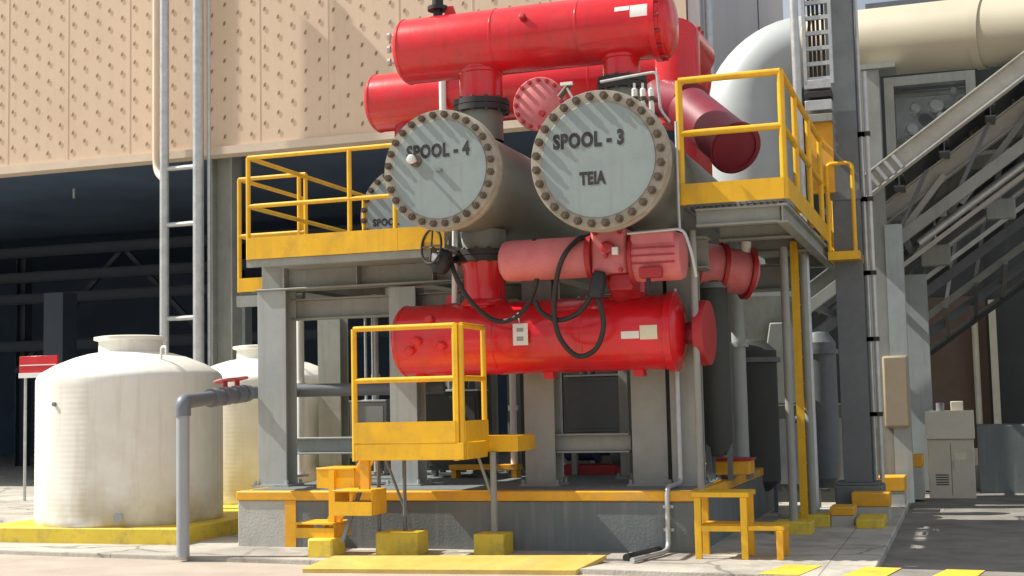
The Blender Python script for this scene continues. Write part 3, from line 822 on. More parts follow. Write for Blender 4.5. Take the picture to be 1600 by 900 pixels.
# knob and rod on spool 4
q = P(650, 252, FYs)
kb = MB().lathe([(.016, 0), (.016, .1), (.04, .1), (.045, .13), (.03, .16), (0, .165)], q, (0, -1, 0), 18).build('knob', 'white', s4)
MB().lathe([(.06, -.002), (.06, .02), (.016, .02)], q, (0, -1, 0), 18).build('washer', 'bolt', kb)
lug = MB().box(P(686, 266, FYs).x - .03, P(686, 266, FYs).x + .03, FYs - .03, FYs - .001, P(686, 266, FYs).z - .012, P(686, 266, FYs).z + .012).build('latch', 'shell', s4)
# nozzles and black flanges of the two vessels
def nozzle(parent, x, y, z0, z1, r, m, name='nozzle'): return MB().tube([(x, y, z0), (x, y, z1)], r, 32, cap=False).build(name, m, parent)
n4x, n3x = c4.x, c3.x
zf_low = Z(748, 402, DY); zf_up = Z(755, 168, DY)
rn = (X(788, 440, DY) - X(724, 440, DY)) / 2
for t, c, R in ((s4, c4, R4), (s3, c3, R3)):
    r_ = rn if t is s4 else rn * .85
    x = X(757, 400, DY) if t is s4 else X(980, 400, DY)
    zl = zf_low if t is s4 else Z(980, 388, DY)
    zu = zf_up if t is s4 else Z(980, 132, DY)
    nozzle(t, x, DY, c.z - R * .8, zl + .062, r_, 'shell')
    nozzle(t, x, DY, c.z + R * .8, zu - .062, r_, 'shell')
    for z in (zl, zu):
        o = MB().lathe([(0, -.06), (r_ * 1.32, -.06), (r_ * 1.32, -.004), (r_ * 1.25, -.004), (r_ * 1.25, .004), (r_ * 1.32, .004), (r_ * 1.32, .06), (0, .06)], (x, DY, z), (0, 0, 1), 48).build('nozzle_flange', 'blackpaint', t)
        bolt_circle_z(o, (x, DY, z), r_ * 1.22, 12, .017, .16)
    t['nx'] = x

# ------------------------------------------------------------------ red drums
def drum(pxl, pyl, pxr, pyr, rpx, Y, label, m='red', m_end=None, group='red gas drums'):
    a, c = P(pxl, pyl, Y), P(pxr, pyr, Y)
    z = (a.z + c.z) / 2
    R = P(pxl, pyl - rpx, Y).z - a.z
    a.z = c.z = z
    t = thing('red_drum', (a.x, Y, z - R), label, 'drum', group)
    L = c.x - a.x
    h = R * .34
    prof = [(0, 0)] + [(R * sin(u), h * (1 - cos(u))) for u in [pi / 2 * k / 10 for k in range(1, 11)]]
    prof += [(R, L - h)] + [(R * cos(u), L - h + h * sin(u)) for u in [pi / 2 * k / 10 for k in range(1, 10)]] + [(0, L)]
    MB().lathe(prof, a, (1, 0, 0), 72).build('body', m, t)
    for x in (a.x + h, a.x + L * .38, a.x + L * .68, c.x - h):
        MB().lathe([(R, -.012), (R + .006, -.006), (R + .006, .006), (R, .012)], (x, Y, z), (1, 0, 0), 72).build('weld_seam', m, t)
    for f_ in (.2, .8):
        MB().prism([(a.x + L * f_ - .07, Y - .012, z + R * .99), (a.x + L * f_ + .07, Y - .012, z + R * .99), (a.x + L * f_ + .035, Y - .012, z + R + .1), (a.x + L * f_ - .035, Y - .012, z + R + .1)], (0, .024, 0)).build('lifting_lug', m, t)
    return t, a, c, R
# upper front drum
ud, ua, uc, uR = drum(622, 78, 1058, 40, 49, DY, 'large upper red drum resting on nozzles above the grey vessels')
for t, in ((s4,), (s3,)):
    x = t['nx']; r_ = rn if t is s4 else rn * .85
    zu = zf_up if t is s4 else Z(980, 132, DY)
    MB().tube([(x, DY, zu + .062), (x, DY, ua.z - uR * .6)], r_, 36, cap=False).build('nozzle', 'red', ud)
    MB().lathe([(r_, 0), (r_ * 1.06, .01), (r_ * 1.06, .04), (r_, .05)], (x, DY, ua.z - uR * .98), (0, 0, 1), 36).build('nozzle_collar', 'red', ud)
# upper drum furniture: right end flange, labels, plug, cap, left fittings
MB().lathe([(uR * .98, 0), (uR * 1.1, 0), (uR * 1.1, .06), (uR * .98, .06)], (uc.x - .22, DY, ua.z), (1, 0, 0), 64).build('end_ring', 'red', ud)
def sticker(parent, pxa, pxb, pya, pyb, c, R, m, name='sticker'):
    """thin label bent round the front of a drum whose axis runs along X"""
    xa, xb = X(pxa, pya, c.y - R * .8), X(pxb, pya, c.y - R * .8)
    def ang(py):
        best = min(range(0, 100), key=lambda k: abs(Z((pxa + pxb) / 2, py, c.y - R * cos(radians(k))) - (c.z + R * sin(radians(k)))))
        best2 = min(range(0, 100), key=lambda k: abs(Z((pxa + pxb) / 2, py, c.y - R * cos(radians(k))) - (c.z - R * sin(radians(k)))))
        e1 = abs(Z((pxa + pxb) / 2, py, c.y - R * cos(radians(best))) - (c.z + R * sin(radians(best))))
        e2 = abs(Z((pxa + pxb) / 2, py, c.y - R * cos(radians(best2))) - (c.z - R * sin(radians(best2))))
        return best if e1 <= e2 else -best2
    t0, t1 = ang(pyb), ang(pya)
    vs, fs = [], []
    n = 6
    for i in range(n + 1):
        th = radians(t0 + (t1 - t0) * i / n)
        for x in (xa, xb): vs.append((x, c.y - (R + .003) * cos(th), c.z + (R + .003) * sin(th)))
    for i in range(n): fs.append((2 * i, 2 * i + 1, 2 * i + 3, 2 * i + 2))
    return MB().add(vs, fs).build(name, m, parent)
sticker(ud, 962, 985, 10, 17, ua, uR, 'white'); sticker(ud, 986, 1017, 7, 25, ua, uR, 'white')
xq = X(817, 43, DY - uR)
MB().lathe([(0, 0), (.035, 0), (.035, .05), (.02, .06), (0, .06)], (xq, DY - uR * .93, ua.z + uR * .35), (0, -1, .4), 12).build('plug', 'darkred', ud)
xq = X(684, 8, DY)
MB().lathe([(.05, -.05), (.05, .08), (.11, .08), (.11, .12), (.06, .13), (.06, .22), (0, .22)], (xq, DY, ua.z + uR * .97), (0, 0, 1), 20).build('top_cap', 'black', ud)
for dz in (-.12, 0.02, .16):
    MB().lathe([(.02, -.1), (.02, .06), (.04, .06), (.04, .09), (0, .09)], (ua.x + .02, DY - .1, ua.z + dz), (-1, -.1, 0), 12).build('fitting', 'galv', ud)
for k in range(14):
    a_ = 2 * pi * k / 14
    MB().lathe([(0, 0), (.02, 0), (.02, .05), (0, .05)], (uc.x - .16, DY + cos(a_) * uR * 1.03, ua.z + sin(a_) * uR * 1.03), (1, 0, 0), 6).build('bolt', 'darkred', ud)

# rear upper drum
rd, ra, rc, rR = drum(578, 166, 1110, 107, 44, 3.3, 'rear red drum showing past both ends of the front upper drum', 'red')
MB().lathe([(rR * .9, 0), (rR * 1.1, 0), (rR * 1.1, .05), (rR * .9, .05)], (rc.x - .3, 3.3, ra.z), (1, 0, 0), 48).build('end_ring', 'red', rd)
for dy in (-.15, .05): MB().tube([(rc.x - .15, 3.3 + dy, ra.z + rR * .8), (rc.x - .1, 3.3 + dy, ra.z + rR * 1.35)], .03, 10).build('fitting', 'darkred', rd)
MB().tube([(X(705, 160, 3.2), 2.9, zt), (X(705, 160, 3.2), 2.9, ra.z + .3)], .045).build('stay', 'white', rd)
for px in (640, 1085): MB().tube([(X(px, 200, 3.3), 3.3, zt - .1), (X(px, 200, 3.3), 3.3, ra.z - rR * .7)], .2, 24).build('saddle', 'darkred', rd)
# riser between decks on the right of spool 3
MB().tube([(X(1062, 200, 2.1), 2.1, ra.z - .9), (X(1062, 200, 2.1), 2.1, ra.z + .12), (X(1062, 200, 2.1), 3.1, ra.z + .12)], .26, 28).build('riser', 'red', rd)

# small flanged red pipe end, its glare coloured in as pink
pc = P(842, 162, -.2); pR = P(842, 120, -.2).z - pc.z
pk = thing('flanged_pipe', (pc.x, -.2, pc.z - pR), 'pink round bolted pipe end between the two grey vessels', 'pipe')
MB().lathe([(0, 0), (pR - .008, 0), (pR, .008), (pR, .07), (pR * .75, .07), (pR * .75, 1.9)], pc, (0, 1, 0), 56).build('flange', 'pink', pk)
MB().lathe([(0, -.004), (pR * .7, -.004), (pR * .72, -.001)], pc, (0, 1, 0), 48).build('cover', 'pink', pk)
bolt_circle(pk, pc, pR * .87, 16, size=.022, stud=.032, m='darkred')
MB().lathe([(0, 0), (.03, 0), (.03, .05), (0, .05)], P(848, 178, -.2), (0, -1, 0), 10).build('plug', 'darkred', pk)

# red elbow behind right railing, drum shade darkened into its colour
e0_, e1_ = P(1078, 172, 1.35), P(1150, 232, .55)
el = thing('pipe_stub', (e1_.x, e1_.y, e1_.z - .3), 'dark red pipe stub pointing down behind the right yellow railing', 'pipe')
dE = (e1_ - e0_)
MB().lathe([(0, 0), (.25, .0), (.25, dE.length), (.22, dE.length), (.22, dE.length - .02), (0, dE.length - .02)], e0_, dE, 44).build('stub', 'maroon', el)
MB().lathe([(.22, 0), (.275, .0), (.275, .04), (.22, .04)], e1_ - dE.normalized() * .05, dE, 44).build('rim', 'maroon', el)
MB().tube([e0_ + V((0, .1, .1)), e0_ + V((-.5, .8, .35))], .22, 28).build('branch', 'maroon', el)

# lower drum
ld, la, lc, lR = drum(621, 529, 1074, 523, 55, DY, 'lower bright red drum with labels and a hanging tag below the vessels')
for t in (s4, s3):
    x = t['nx']; r_ = rn if t is s4 else rn * .8
    zl = zf_low if t is s4 else Z(980, 388, DY)
    if t is s4:
        MB().lathe([(r_ * 1.12, 0), (r_ * 1.0, .09), (r_ * .96, .25), (r_ * .98, zl - .062 - (la.z + lR * .75))], (x, DY, zl - .062), (0, 0, -1), 40).build('nozzle', 'red', ld)
    else:
        MB().tube([(x, DY, zl - .062), (x, DY, la.z + lR * .7)], r_, 36, cap=False).build('nozzle', 'red', ld)
    MB().lathe([(r_, .03), (r_ * 1.12, 0), (r_ * 1.16, -.04), (r_, -.05)], (x, DY, la.z + lR * .99), (0, 0, 1), 36).build('nozzle_collar', 'red', ld)
MB().lathe([(lR * .95, 0), (lR * 1.07, 0), (lR * 1.07, .07), (lR * .95, .07)], (lc.x - .17, DY, la.z), (1, 0, 0), 64).build('end_ring', 'red', ld)
bx = X(1098, 525, DY)
MB().lathe([(lR * .3, -.22), (lR * .3, -.05), (lR * .85, -.05), (lR * .88, 0), (lR * .85, .05), (0, .07)], (bx, DY + .1, la.z - .02), (1, -.05, 0), 48).build('end_blank', 'darkred', ld)
sticker(ld, 973, 1001, 517, 529, la, lR, 'white'); sticker(ld, 1002, 1029, 508, 530, la, lR, 'cream')
for px, py in ((652, 533), (690, 540), (640, 548), (668, 500)):
    q = P(px, py, DY - lR)
    dz_ = max(-.9, min(.9, (q.z - la.z) / lR))
    MB().lathe([(0, -.03), (.05, -.03), (.05, .03), (.035, .05), (0, .055)], (q.x, DY - lR * math.sqrt(1 - dz_ ** 2), la.z + dz_ * lR), (0, -math.sqrt(1 - dz_ ** 2), dz_), 16).build('boss', 'red', ld)
for px in (660, 860, 1000): MB().box(X(px, 580, DY) - .05, X(px, 580, DY) + .05, DY - .08, DY + .08, la.z - lR - .06, la.z - lR * .97).build('drain_boss', 'red', ld, .006)
for px in (842, 1010):
    x = X(px, 560, DY)
    MB().bar((x, DY + .1, la.z - lR * .8), (x, CY, la.z - lR * .8), .12, .1).build('bracket', 'red', ld)

# actuator: pink cylinder, hub, ribbed housing
AYc = -.28
q0, q1 = P(785, 408, AYc), P(926, 402, AYc)
zA = (q0.z + q1.z) / 2; rA = P(850, 376, AYc).z - P(850, 408, AYc).z
ac = thing('valve_actuator', (P(955, 405, AYc).x, AYc, zA - .3), 'pinkish red valve actuator cylinder with a ribbed housing above the lower drum', 'actuator')
MB().lathe([(0, 0), (rA * .7, .0), (rA * .93, .03), (rA, .08), (rA, q1.x - q0.x - .02), (rA * .9, q1.x - q0.x)], (q0.x, AYc, zA), (1, 0, 0), 48).build('cylinder', 'pink', ac)
MB().lathe([(rA * 1.05, 0), (rA * 1.12, 0), (rA * 1.12, .05), (rA * .5, .05)], (q1.x - .03, AYc, zA), (1, 0, 0), 48).build('end_ring', 'darkred', ac)
hx0, hx1 = X(929, 400, AYc), X(984, 400, AYc)
MB().box(hx0, hx1, AYc - .15, AYc + .45, zA - rA * .9, zA + rA * 1.25).build('yoke', 'pink', ac, .03)
MB().lathe([(0, 0), (.06, 0), (.06, .06), (.03, .08), (0, .08)], ((hx0 + hx1) / 2, AYc - .15, zA + .06), (0, -1, 0), 20).build('stem_cap', 'darkred', ac)
for dx, dz in ((-.12, .2), (.12, .2), (-.12, -.16), (.12, -.16), (0, .24), (-.02, -.02)):
    MB().lathe([(0, 0), (.022, 0), (.022, .04), (0, .04)], ((hx0 + hx1) / 2 + dx, AYc - .148, zA + dz), (0, -1, 0), 6).build('bolt', 'darkred', ac)
gx0, gx1 = X(988, 400, AYc), X(1068, 400, AYc)
rb = (P(1030, 366, AYc).z - P(1030, 440, AYc).z) / 2
zB = Z(1030, 402, AYc)
MB().lathe([(0, 0), (rb * .9, 0), (rb, .03), (rb, gx1 - gx0 - .04), (rb * .93, gx1 - gx0), (rb * .5, gx1 - gx0 + .02), (0, gx1 - gx0 + .02)], (gx0, AYc, zB), (1, 0, 0), 48).build('housing', 'pink', ac)
MB().box(gx0 + .03, gx1 - .05, AYc - rb * .9, AYc + rb * .9, zB + rb * .45, zB + rb * 1.04).build('cover_box', 'pink', ac, .02)
for k_ in range(3): MB().box(gx0 + .02, gx1 - .04, AYc - rb * (1.02 + .03 * (k_ == 1)), AYc - rb * .8, zB + rb * (.30 - .32 * k_), zB + rb * (.30 - .32 * k_) + .014).build('fin', 'darkred', ac)
MB().lathe([(rb * .98, 0), (rb * 1.1, 0), (rb * 1.1, .035), (rb * .98, .035)], (gx0 + .005, AYc, zB), (1, 0, 0), 48).build('end_ring', 'darkred', ac)
MB().box(X(1006, 426, AYc - rb), X(1030, 426, AYc - rb), AYc - rb * .86 - .004, AYc - rb * .84, Z(1018, 431, AYc - rb), Z(1018, 423, AYc - rb)).build('name_plate', 'white', ac)
MB().box(X(969, 394, AYc) - .03, X(969, 394, AYc) + .03, AYc - .22, AYc - .152, Z(972, 401, AYc), Z(972, 389, AYc)).build('indicator', 'white', ac, .008)
MB().tube([((hx0 + hx1) / 2, AYc + .1, zA - rA * .8), ((hx0 + hx1) / 2, DY - .1, la.z + lR * .9)], .11, 24).build('stem_housing', 'darkred', ac)
MB().box((hx0 + hx1) / 2 - .02, (hx0 + hx1) / 2 + .2, AYc - .05, AYc + .3, zA - rA * 1.7, zA - rA * .88).build('gear_box', 'darkred', ac, .02)
MB().box(gx0 + .12, gx1 - .16, AYc - rb - .05, AYc - rb * .8, zB - rb * .95, zB - rb * .5).build('terminal_box', 'darkred', ac, .012)
MB().tube([(gx0 + .2, AYc - rb, zB - rb * .95), (gx0 + .2, AYc - rb, zB - rb * 1.25)], .022, 10).build('cable_gland', 'black', ac)
tag(MB().lathe([(0, -.13), (.06, -.13), (.075, -.09), (.075, .08), (.05, .12), (0, .12)], P(934, 444, -.48), (.2, .1, 1), 20).build('solenoid_valve', 'black'), 'black cylindrical plug where the hoses meet below the actuator', 'solenoid')

# dark red pipe at right under the platform
r0_, r1_ = P(1070, 412, 1.5), P(1188, 430, 1.9)
rp2 = thing('pipe_stub', (r0_.x, 1.7, r0_.z - .3), 'pinkish red tapering pipe under the right platform, right of the actuator', 'pipe')
dR = r1_ - r0_
ln = dR.length
rs = (P(1120, 383, 1.7).z - P(1120, 420, 1.7).z)
MB().lathe([(0, -.3), (rs, -.3), (rs, ln * .42), (rs * .94, ln * .46), (rs * .94, ln * .78), (rs * .7, ln * .92), (0, ln)], r0_, dR, 40).build('body', 'pink', rp2)
for f_ in (.1, .44, .8): MB().lathe([(rs * .9, 0), (rs * 1.12, 0), (rs * 1.12, .045), (rs * .9, .045)], r0_ + dR * f_, dR, 40).build('rim', 'darkred', rp2)
MB().tube([r0_ + dR * .3, r0_ + dR * .3 + V((0, .1, -1.6))], .13, 24).build('down_leg', 'maroon', rp2)
MB().tube([P(1165, 378, 1.75), P(1165, 400, 1.75)], .06).build('cap', 'white', rp2)

# hoses
def hose(pts, Y, label, r=.025):
    w = smooth([P(a, c, Y - .5 + (d[0] if d else 0)) for a, c, *d in pts], 7)
    return tag(MB().tube(w, r, 10).build('hose', 'black'), label, 'hose', 'black hoses')
hose([(702, 392, .25), (708, 420), (722, 452), (748, 484), (778, 502), (808, 494), (830, 466), (841, 425, -.1), (842, 398, -.12), (834, 374, -.1)], .25, 'black hose hanging in a wide sag across the left nozzle')
hose([(926, 366, .1), (902, 375), (880, 402, -.12), (869, 440, 0), (866, 490, .05), (876, 530, .1), (902, 556, .12), (930, 546, .1), (943, 512, .05), (938, 478, 0), (930, 452, 0)], .05, 'black hose hanging in a long narrow loop over the lower drum')
hose([(836, 470, .1), (846, 488, .1), (872, 500, .1), (902, 490, .08), (922, 466, .05), (932, 450, 0)], .05, 'short black hose sagging beneath the actuator cylinder')
# hand wheel valve
hw = P(674, 385, -.4); hb = P(689, 409, -.25)
hv = thing('hand_wheel_valve', (hb.x, hb.y, hb.z - .15), 'black hand wheel valve hanging left of the black nozzle flange', 'valve')
nrm = V((-.45, -.85, .1)).normalized()
u_ = nrm.cross(V((0, 0, 1))).normalized(); w_ = nrm.cross(u_)
ring = [hw + (u_ * cos(2 * pi * k / 28) * .15 + w_ * sin(2 * pi * k / 28) * .175) for k in range(28)]
wheel = MB().tube(ring, .014, 8, closed=True)
for k in (0, 7, 14, 21): wheel.bar(hw, ring[k], .014, .014, nrm)
wheel.build('hand_wheel', 'black', hv)
MB().tube([hw, hb], .022, 10).build('spindle', 'bolt', hv)
MB().lathe([(0, -.12), (.07, -.12), (.105, -.06), (.115, .02), (.09, .1), (.05, .13), (0, .13)], hb, (.25, .1, 1), 24).build('bonnet', 'black', hv)
MB().lathe([(0, 0), (.045, 0), (.045, .03), (0, .03)], hb + V((-.02, -.105, .03)), (0, -1, .2), 14).build('gauge_cap', 'galv', hv)
MB().tube([hb + V((.05, .1, 0)), V((s4['nx'] - rn * 1.2, DY - .1, zf_low - .01))], .035, 12).build('branch_pipe', 'black', hv)
# white sense line
wl = thing('sense_line', P(711, 470, .1), 'thin white pipe with a forked top left of the red nozzle', 'pipe')
MB().tube([P(710, 474, .22), P(711, 350, .22)], .03, 12).build('pipe', 'white', wl)
MB().tube([P(712, 396, .19), P(726, 388, .19), P(721, 362, .19)], .018, 10).build('fork', 'white', wl)
MB().tube([P(726, 388, .19), P(738, 394, .19)], .018, 10).build('fork', 'white', wl)
# white conduit by the actuator
cw = thing('cable_conduit', P(1072, 440, -.5), 'thin pale conduit arched over the ribbed red housing', 'conduit')
MB().tube(fillet([P(980, 365, -.5), P(1068, 357, -.5), P(1080, 392, -.5), P(1088, 432, -.4)], .08), .014, 8).build('pipe', 'galv', cw)
MB().tube([P(1062, 358, -.48), P(1060, 320, -.4), P(1056, 190, -.3)], .014, 8).build('riser', 'galv', cw)
# hanging tag
tg = thing('hanging_tag', P(812, 540, DY - lR - .05), 'white paper tag with two dark marks hanging on the lower drum', 'tag')
ta, tb = P(801, 506, DY - lR - .05), P(825, 539, DY - lR - .05)
MB().box(ta.x, tb.x, ta.y, ta.y + .006, tb.z, ta.z).build('card', 'tag', tg)
for f, h in ((.62, .18), (.2, .2)):
    MB().box(ta.x + .04, tb.x - .045, ta.y - .002, ta.y - .0005, tb.z + (ta.z - tb.z) * f, tb.z + (ta.z - tb.z) * (f + h)).build('mark', 'steel', tg)
MB().tube([P(812, 506, DY - lR - .047), P(810, 496, DY - lR + .02)], .005, 6).build('string', 'white', tg)

# gauge manifold above spool 3
mf = thing('gauge_manifold', P(1005, 165, -.65), 'grey tube bracket with small pale gauges above the largest vessel cover', 'manifold')
MB().tube(fillet([P(938, 128, -.6), P(985, 119, -.6), P(1026, 112, -.6), P(1032, 172, -.6), P(1046, 190, -.5)], .05), .014, 8).build('bracket', 'galv', mf)
for px in (992, 1005, 1018):
    g_ = MB().lathe([(0, -.6), (.028, -.6), (.028, .16), (.012, .18), (.012, .22), (0, .22)], P(px, 166, -.58), (0, 0, 1), 14).build('gauge', 'white', mf)
    MB().lathe([(.03, .05), (.033, .05), (.033, .09), (.03, .09)], P(px, 166, -.58), (0, 0, 1), 14).build('band', 'bolt', g_)
MB().tube([P(980, 162, -.58), P(1030, 156, -.58)], .02, 8).build('header', 'bolt', mf)
mv = thing('small_valve', P(880, 140, -.6), 'small pale valve beside the pink bolted pipe end', 'valve')
MB().tube([P(874, 152, -.4), P(890, 132, -.4)], .03, 12).build('body', 'bolt', mv)
MB().box(P(884, 140, -.48).x - .05, P(884, 140, -.48).x + .07, -.5, -.47, P(884, 132, -.48).z - .01, P(884, 132, -.48).z + .02).build('handle', 'white', mv)
MB().tube([P(886, 138, -.48), P(905, 170, -.5), P(898, 175, -.4)], .012, 8).build('lever', 'galv', mv)

# ------------------------------------------------------------------ right: tall column, tray, duct
TY = 3.9
tz1 = 8.5
tcol = thing('tall_column', (X(1325, 600, TY), TY, .5), 'tall dark grey steel column with conduits right of the platform', 'column')
cxa, cxb = X(1303, 380, TY), X(1347, 380, TY)
MB().ibeam(((cxa + cxb) / 2, TY + .2, .42), ((cxa + cxb) / 2, TY + .2, tz1), .4, cxb - cxa, .03, .03, up=(0, 1, 0)).build('shaft', 'darksteel', tcol, .004)
MB().box(cxa - .08, cxb + .08, TY - .1, TY + .5, .39, .418).build('base_plate', 'darksteel', tcol)
MB().box(cxa - .015, cxb + .015, TY - .016, TY - .002, Z(1325, 312, TY), Z(1325, 298, TY)).build('splice_plate', 'darksteel', tcol)
for dx, r in ((.045, .022), (.11, .03)):
    cd_ = MB().tube([(cxb + dx, TY + .05, .45), (cxb + dx, TY + .05, tz1 if dx < .1 else Z(1353, 110, TY))], r, 10).build('conduit', 'galv', tcol)
    k = MB()
    for z in (1.2, 2.1, 2.9, 3.8, 4.6): k.box(cxb + .002, cxb + dx + .04, TY + .0, TY + .1, z, z + .05)
    k.build('clamp', 'blackpaint', cd_)
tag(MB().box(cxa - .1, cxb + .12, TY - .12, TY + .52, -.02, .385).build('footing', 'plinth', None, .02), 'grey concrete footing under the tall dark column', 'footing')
def pedestal(pa, pb, pt, pm, pb2, y, label, dep=.5):
    c = (pa + pb) / 2
    xa, xb = X(pa, pm, y), X(pb, pm, y)
    r = thing('pedestal', ((xa + xb) / 2, y, 0), label, 'pedestal', 'yellow topped pedestals')
    zb2 = max(-.085, Z(c, pb2, y))
    MB().box(xa, xb, y, y + dep, -.05, Z(c, pm, y)).build('block', 'blockc', r, .01)
    MB().box(xa - .008, xb + .008, y - .008, y + dep + .008, Z(c, pm, y) + .001, Z(c, pt, y)).build('painted_top', 'orange', r, .012)
pedestal(1332, 1390, 770, 792, 814, G(1360, 814).y, 'yellow topped pedestal at the foot of the tall dark column', .35)
pedestal(1298, 1334, 792, 806, 822, G(1316, 822).y, 'low yellow block left of the tall column pedestal', .4)
pedestal(1393, 1442, 711, 730, 758, 7.4, 'small pale pedestal with a lemon top beside the beige cabinet')
pedestal(1372, 1414, 745, 768, 790, 5.6, 'yellow topped pedestal behind the tall column')

for y_, x_, l_, h_, lb in ((2.55, KX - .42, .75, .10, 'chipped low yellow kerb block nearest the yellow ladder'),
                      (4.6, KX - .5, .9, .13, 'low yellow kerb block behind the tall column footing'),
                      (6.3, KX - .45, .8, .15, 'yellow kerb block below the tan guarded post')):
    tag(MB().box(x_, x_ + .3, y_, y_ + l_, -.01, h_).build('kerb_block', 'lemon', None, .02), lb, 'kerb block', 'yellow kerb blocks')
# cable ladder
KYt = 3.6
ct = thing('cable_ladder', (X(1275, 100, KYt), KYt, 4.5), 'grey vertical cable ladder left of the tall dark column', 'cable tray')
xa, xb = X(1256, 60, KYt), X(1297, 60, KYt)
zlo = Z(1275, 132, KYt)
for x in (xa, xb): MB().box(x - .02, x + .02, KYt, KYt + .1, zlo, 8.5).build('side_rail', 'galv', ct)
b = MB()
z = zlo + .05
while z < 8.4:
    MB().box(xa + .021, xb - .021, KYt + .03, KYt + .07, z, z + .05).build('rung', 'galv', ct); z += .19
b = MB()
for dx in (.06, .11, .16, .22): b.tube([(xa + dx, KYt + .1, zlo), (xa + dx, KYt + .1, 8.5)], .018, 8)
b.build('cables', 'black', ct)
b = thing('cable_box', (X(1278, 160, KYt), KYt, zlo - .6), 'stack of grey junction boxes below the cable ladder', 'junction box')
for i, (pa, pc_) in enumerate(((124, 138), (142, 152), (156, 172), (178, 190))):
    MB().box(X(1257, 150, KYt), X(1299, 150, KYt), KYt, KYt + .25, Z(1278, pc_, KYt), Z(1278, pa, KYt)).build('panel', ('galv', 'blackpaint', 'galv', 'steel')[i], b, .006)
MB().box(X(1259, 150, KYt), X(1297, 150, KYt), KYt + .1, KYt + .2, Z(1278, 300, KYt), Z(1278, 190, KYt)).build('stand', 'orange', b)
MB().tube([(X(1246, 100, 3.2), 3.2, .1), (X(1243, 100, 3.2), 3.2, 8.4)], .05, 14).build('pole', 'galv', ct)

# duct
DUY = 7.2
hzl = Z(1345, 68, DUY); hzr = Z(1345, 68, DUY)
Rd = (Z(1400, 15, DUY) - Z(1400, 112, DUY)) / 2 * 1.06
vx = X(1170, 240, DUY)
bend = 1.0
du = thing('process_duct', (vx, DUY, 0), 'big pale round duct that bends from horizontal down behind the right platform', 'duct')
arc = [V((vx + bend * (1 - cos(a)), DUY, hzl - bend + bend * sin(a))) for a in [pi / 2 * k / 14 for k in range(15)]]
MB().tube([(vx, DUY, 2.9)] + arc, [Rd * 1.4] + [Rd * (1.4 - .4 * k / 14) for k in range(15)], 56).build('elbow', 'ductwhite', du)
rv = P(1600, 44, DUY - .9) - arc[-1]
MB().tube([arc[-1], arc[-1] + rv * 1.8], Rd * 1.0, 56).build('run', 'duct', du)
MB().lathe([(Rd * 1.4, 0), (Rd * .7, -.9), (Rd * .7, -2.9)], (vx, DUY, 2.9), (0, 0, 1), 44).build('reducer', 'steel', du)
x = X(1535, 50, DUY - .5)
MB().lathe([(Rd * 1.0, -.06), (Rd * 1.05, -.06), (Rd * 1.05, .06), (Rd * 1.0, .06)], arc[-1] + rv * ((x - arc[-1].x) / rv.x), rv, 56).build('band', 'duct', du)
MB().lathe([(Rd * 1.0, -.05), (Rd * 1.06, -.05), (Rd * 1.06, .05), (Rd * 1.0, .05)], arc[-1] + rv * .02, rv, 56).build('band', 'duct', du)
MB().lathe([(Rd * 1.4, -.05), (Rd * 1.48, -.05), (Rd * 1.48, .05), (Rd * 1.4, .05)], (vx, DUY, 3.4), (0, 0, 1), 56).build('band', 'galv', du)

# ------------------------------------------------------------------ conveyor gallery on the right
GY = 5.0
ga, gb = P(1348, 296, GY), P(1566, 128, GY)
sl = (gb.z - ga.z) / (gb.x - ga.x)
ga2 = V((ga.x - .1, GY, ga.z - sl * .1)); gl = 6.0
def gpt(t, y, dz=0): return V((ga2.x + t, y, ga2.z + sl * t + dz))
gal = thing('conveyor_gallery', (ga2.x, GY, 0), 'dark inclined steel gallery rising to the right beneath the cream duct', 'gallery')
un = V((-sl, 0, 1)).normalized()
MB().ibeam(gpt(0, GY), gpt(gl, GY), .26, .2, up=un).build('front_brace', 'beam', gal, .004)
k = MB()
for i in range(4): k.obox(gpt(.25 + .1 * i, GY - .105), V((.018, 0, .012)), V((0, .008, 0)), un * .1)
k.build('splice_ribs', 'galv', gal)
for i, y in enumerate((7.0, 9.0, 11.2, 13.6)):
    MB().ibeam(gpt(-1.2 * (i > 0), y, -.2), gpt(gl, y, -.2), .26, .2, up=un).build('stringer', ('beam', 'steel', 'darksteel', 'darksteel')[i], gal, .004)
for i in range(10):
    t = .5 + i * .62
    MB().ibeam(gpt(t, 6.4, .02), gpt(t, 13.7, .02), .18, .14).build('cross_beam', 'darksteel', gal)
MB().prism([gpt(-.5, 6.0, .25), gpt(gl, 6.0, .25), gpt(gl, 14, .25), gpt(-.5, 14, .25)], (0, 0, .08)).build('deck_plate', 'darksteel', gal)  # deck added to hold the steelwork below in shade
for i, (t, y) in enumerate(((3.2, 7.0), (3.6, 9.0), (-.3, 9.0))):
    MB().ibeam(gpt(t, y, -.35) * 1, V((gpt(t, y).x, y, -.05)), .24, .24, up=(0, 1, 0)).build('leg', 'steel', gal)
for t in (1.5, 2.1, 2.8):
    MB().tube([gpt(t, 7.9, -.3), gpt(t, 7.9, .2)], .025, 8).build('hanger', 'galv', gal)
    MB().box(gpt(t, 7.9).x - .12, gpt(t, 7.9).x + .3, 7.7, 8.1, gpt(t, 7.9).z - .35, gpt(t, 7.9).z - .2).build('idler_box', 'steel', gal, .01)
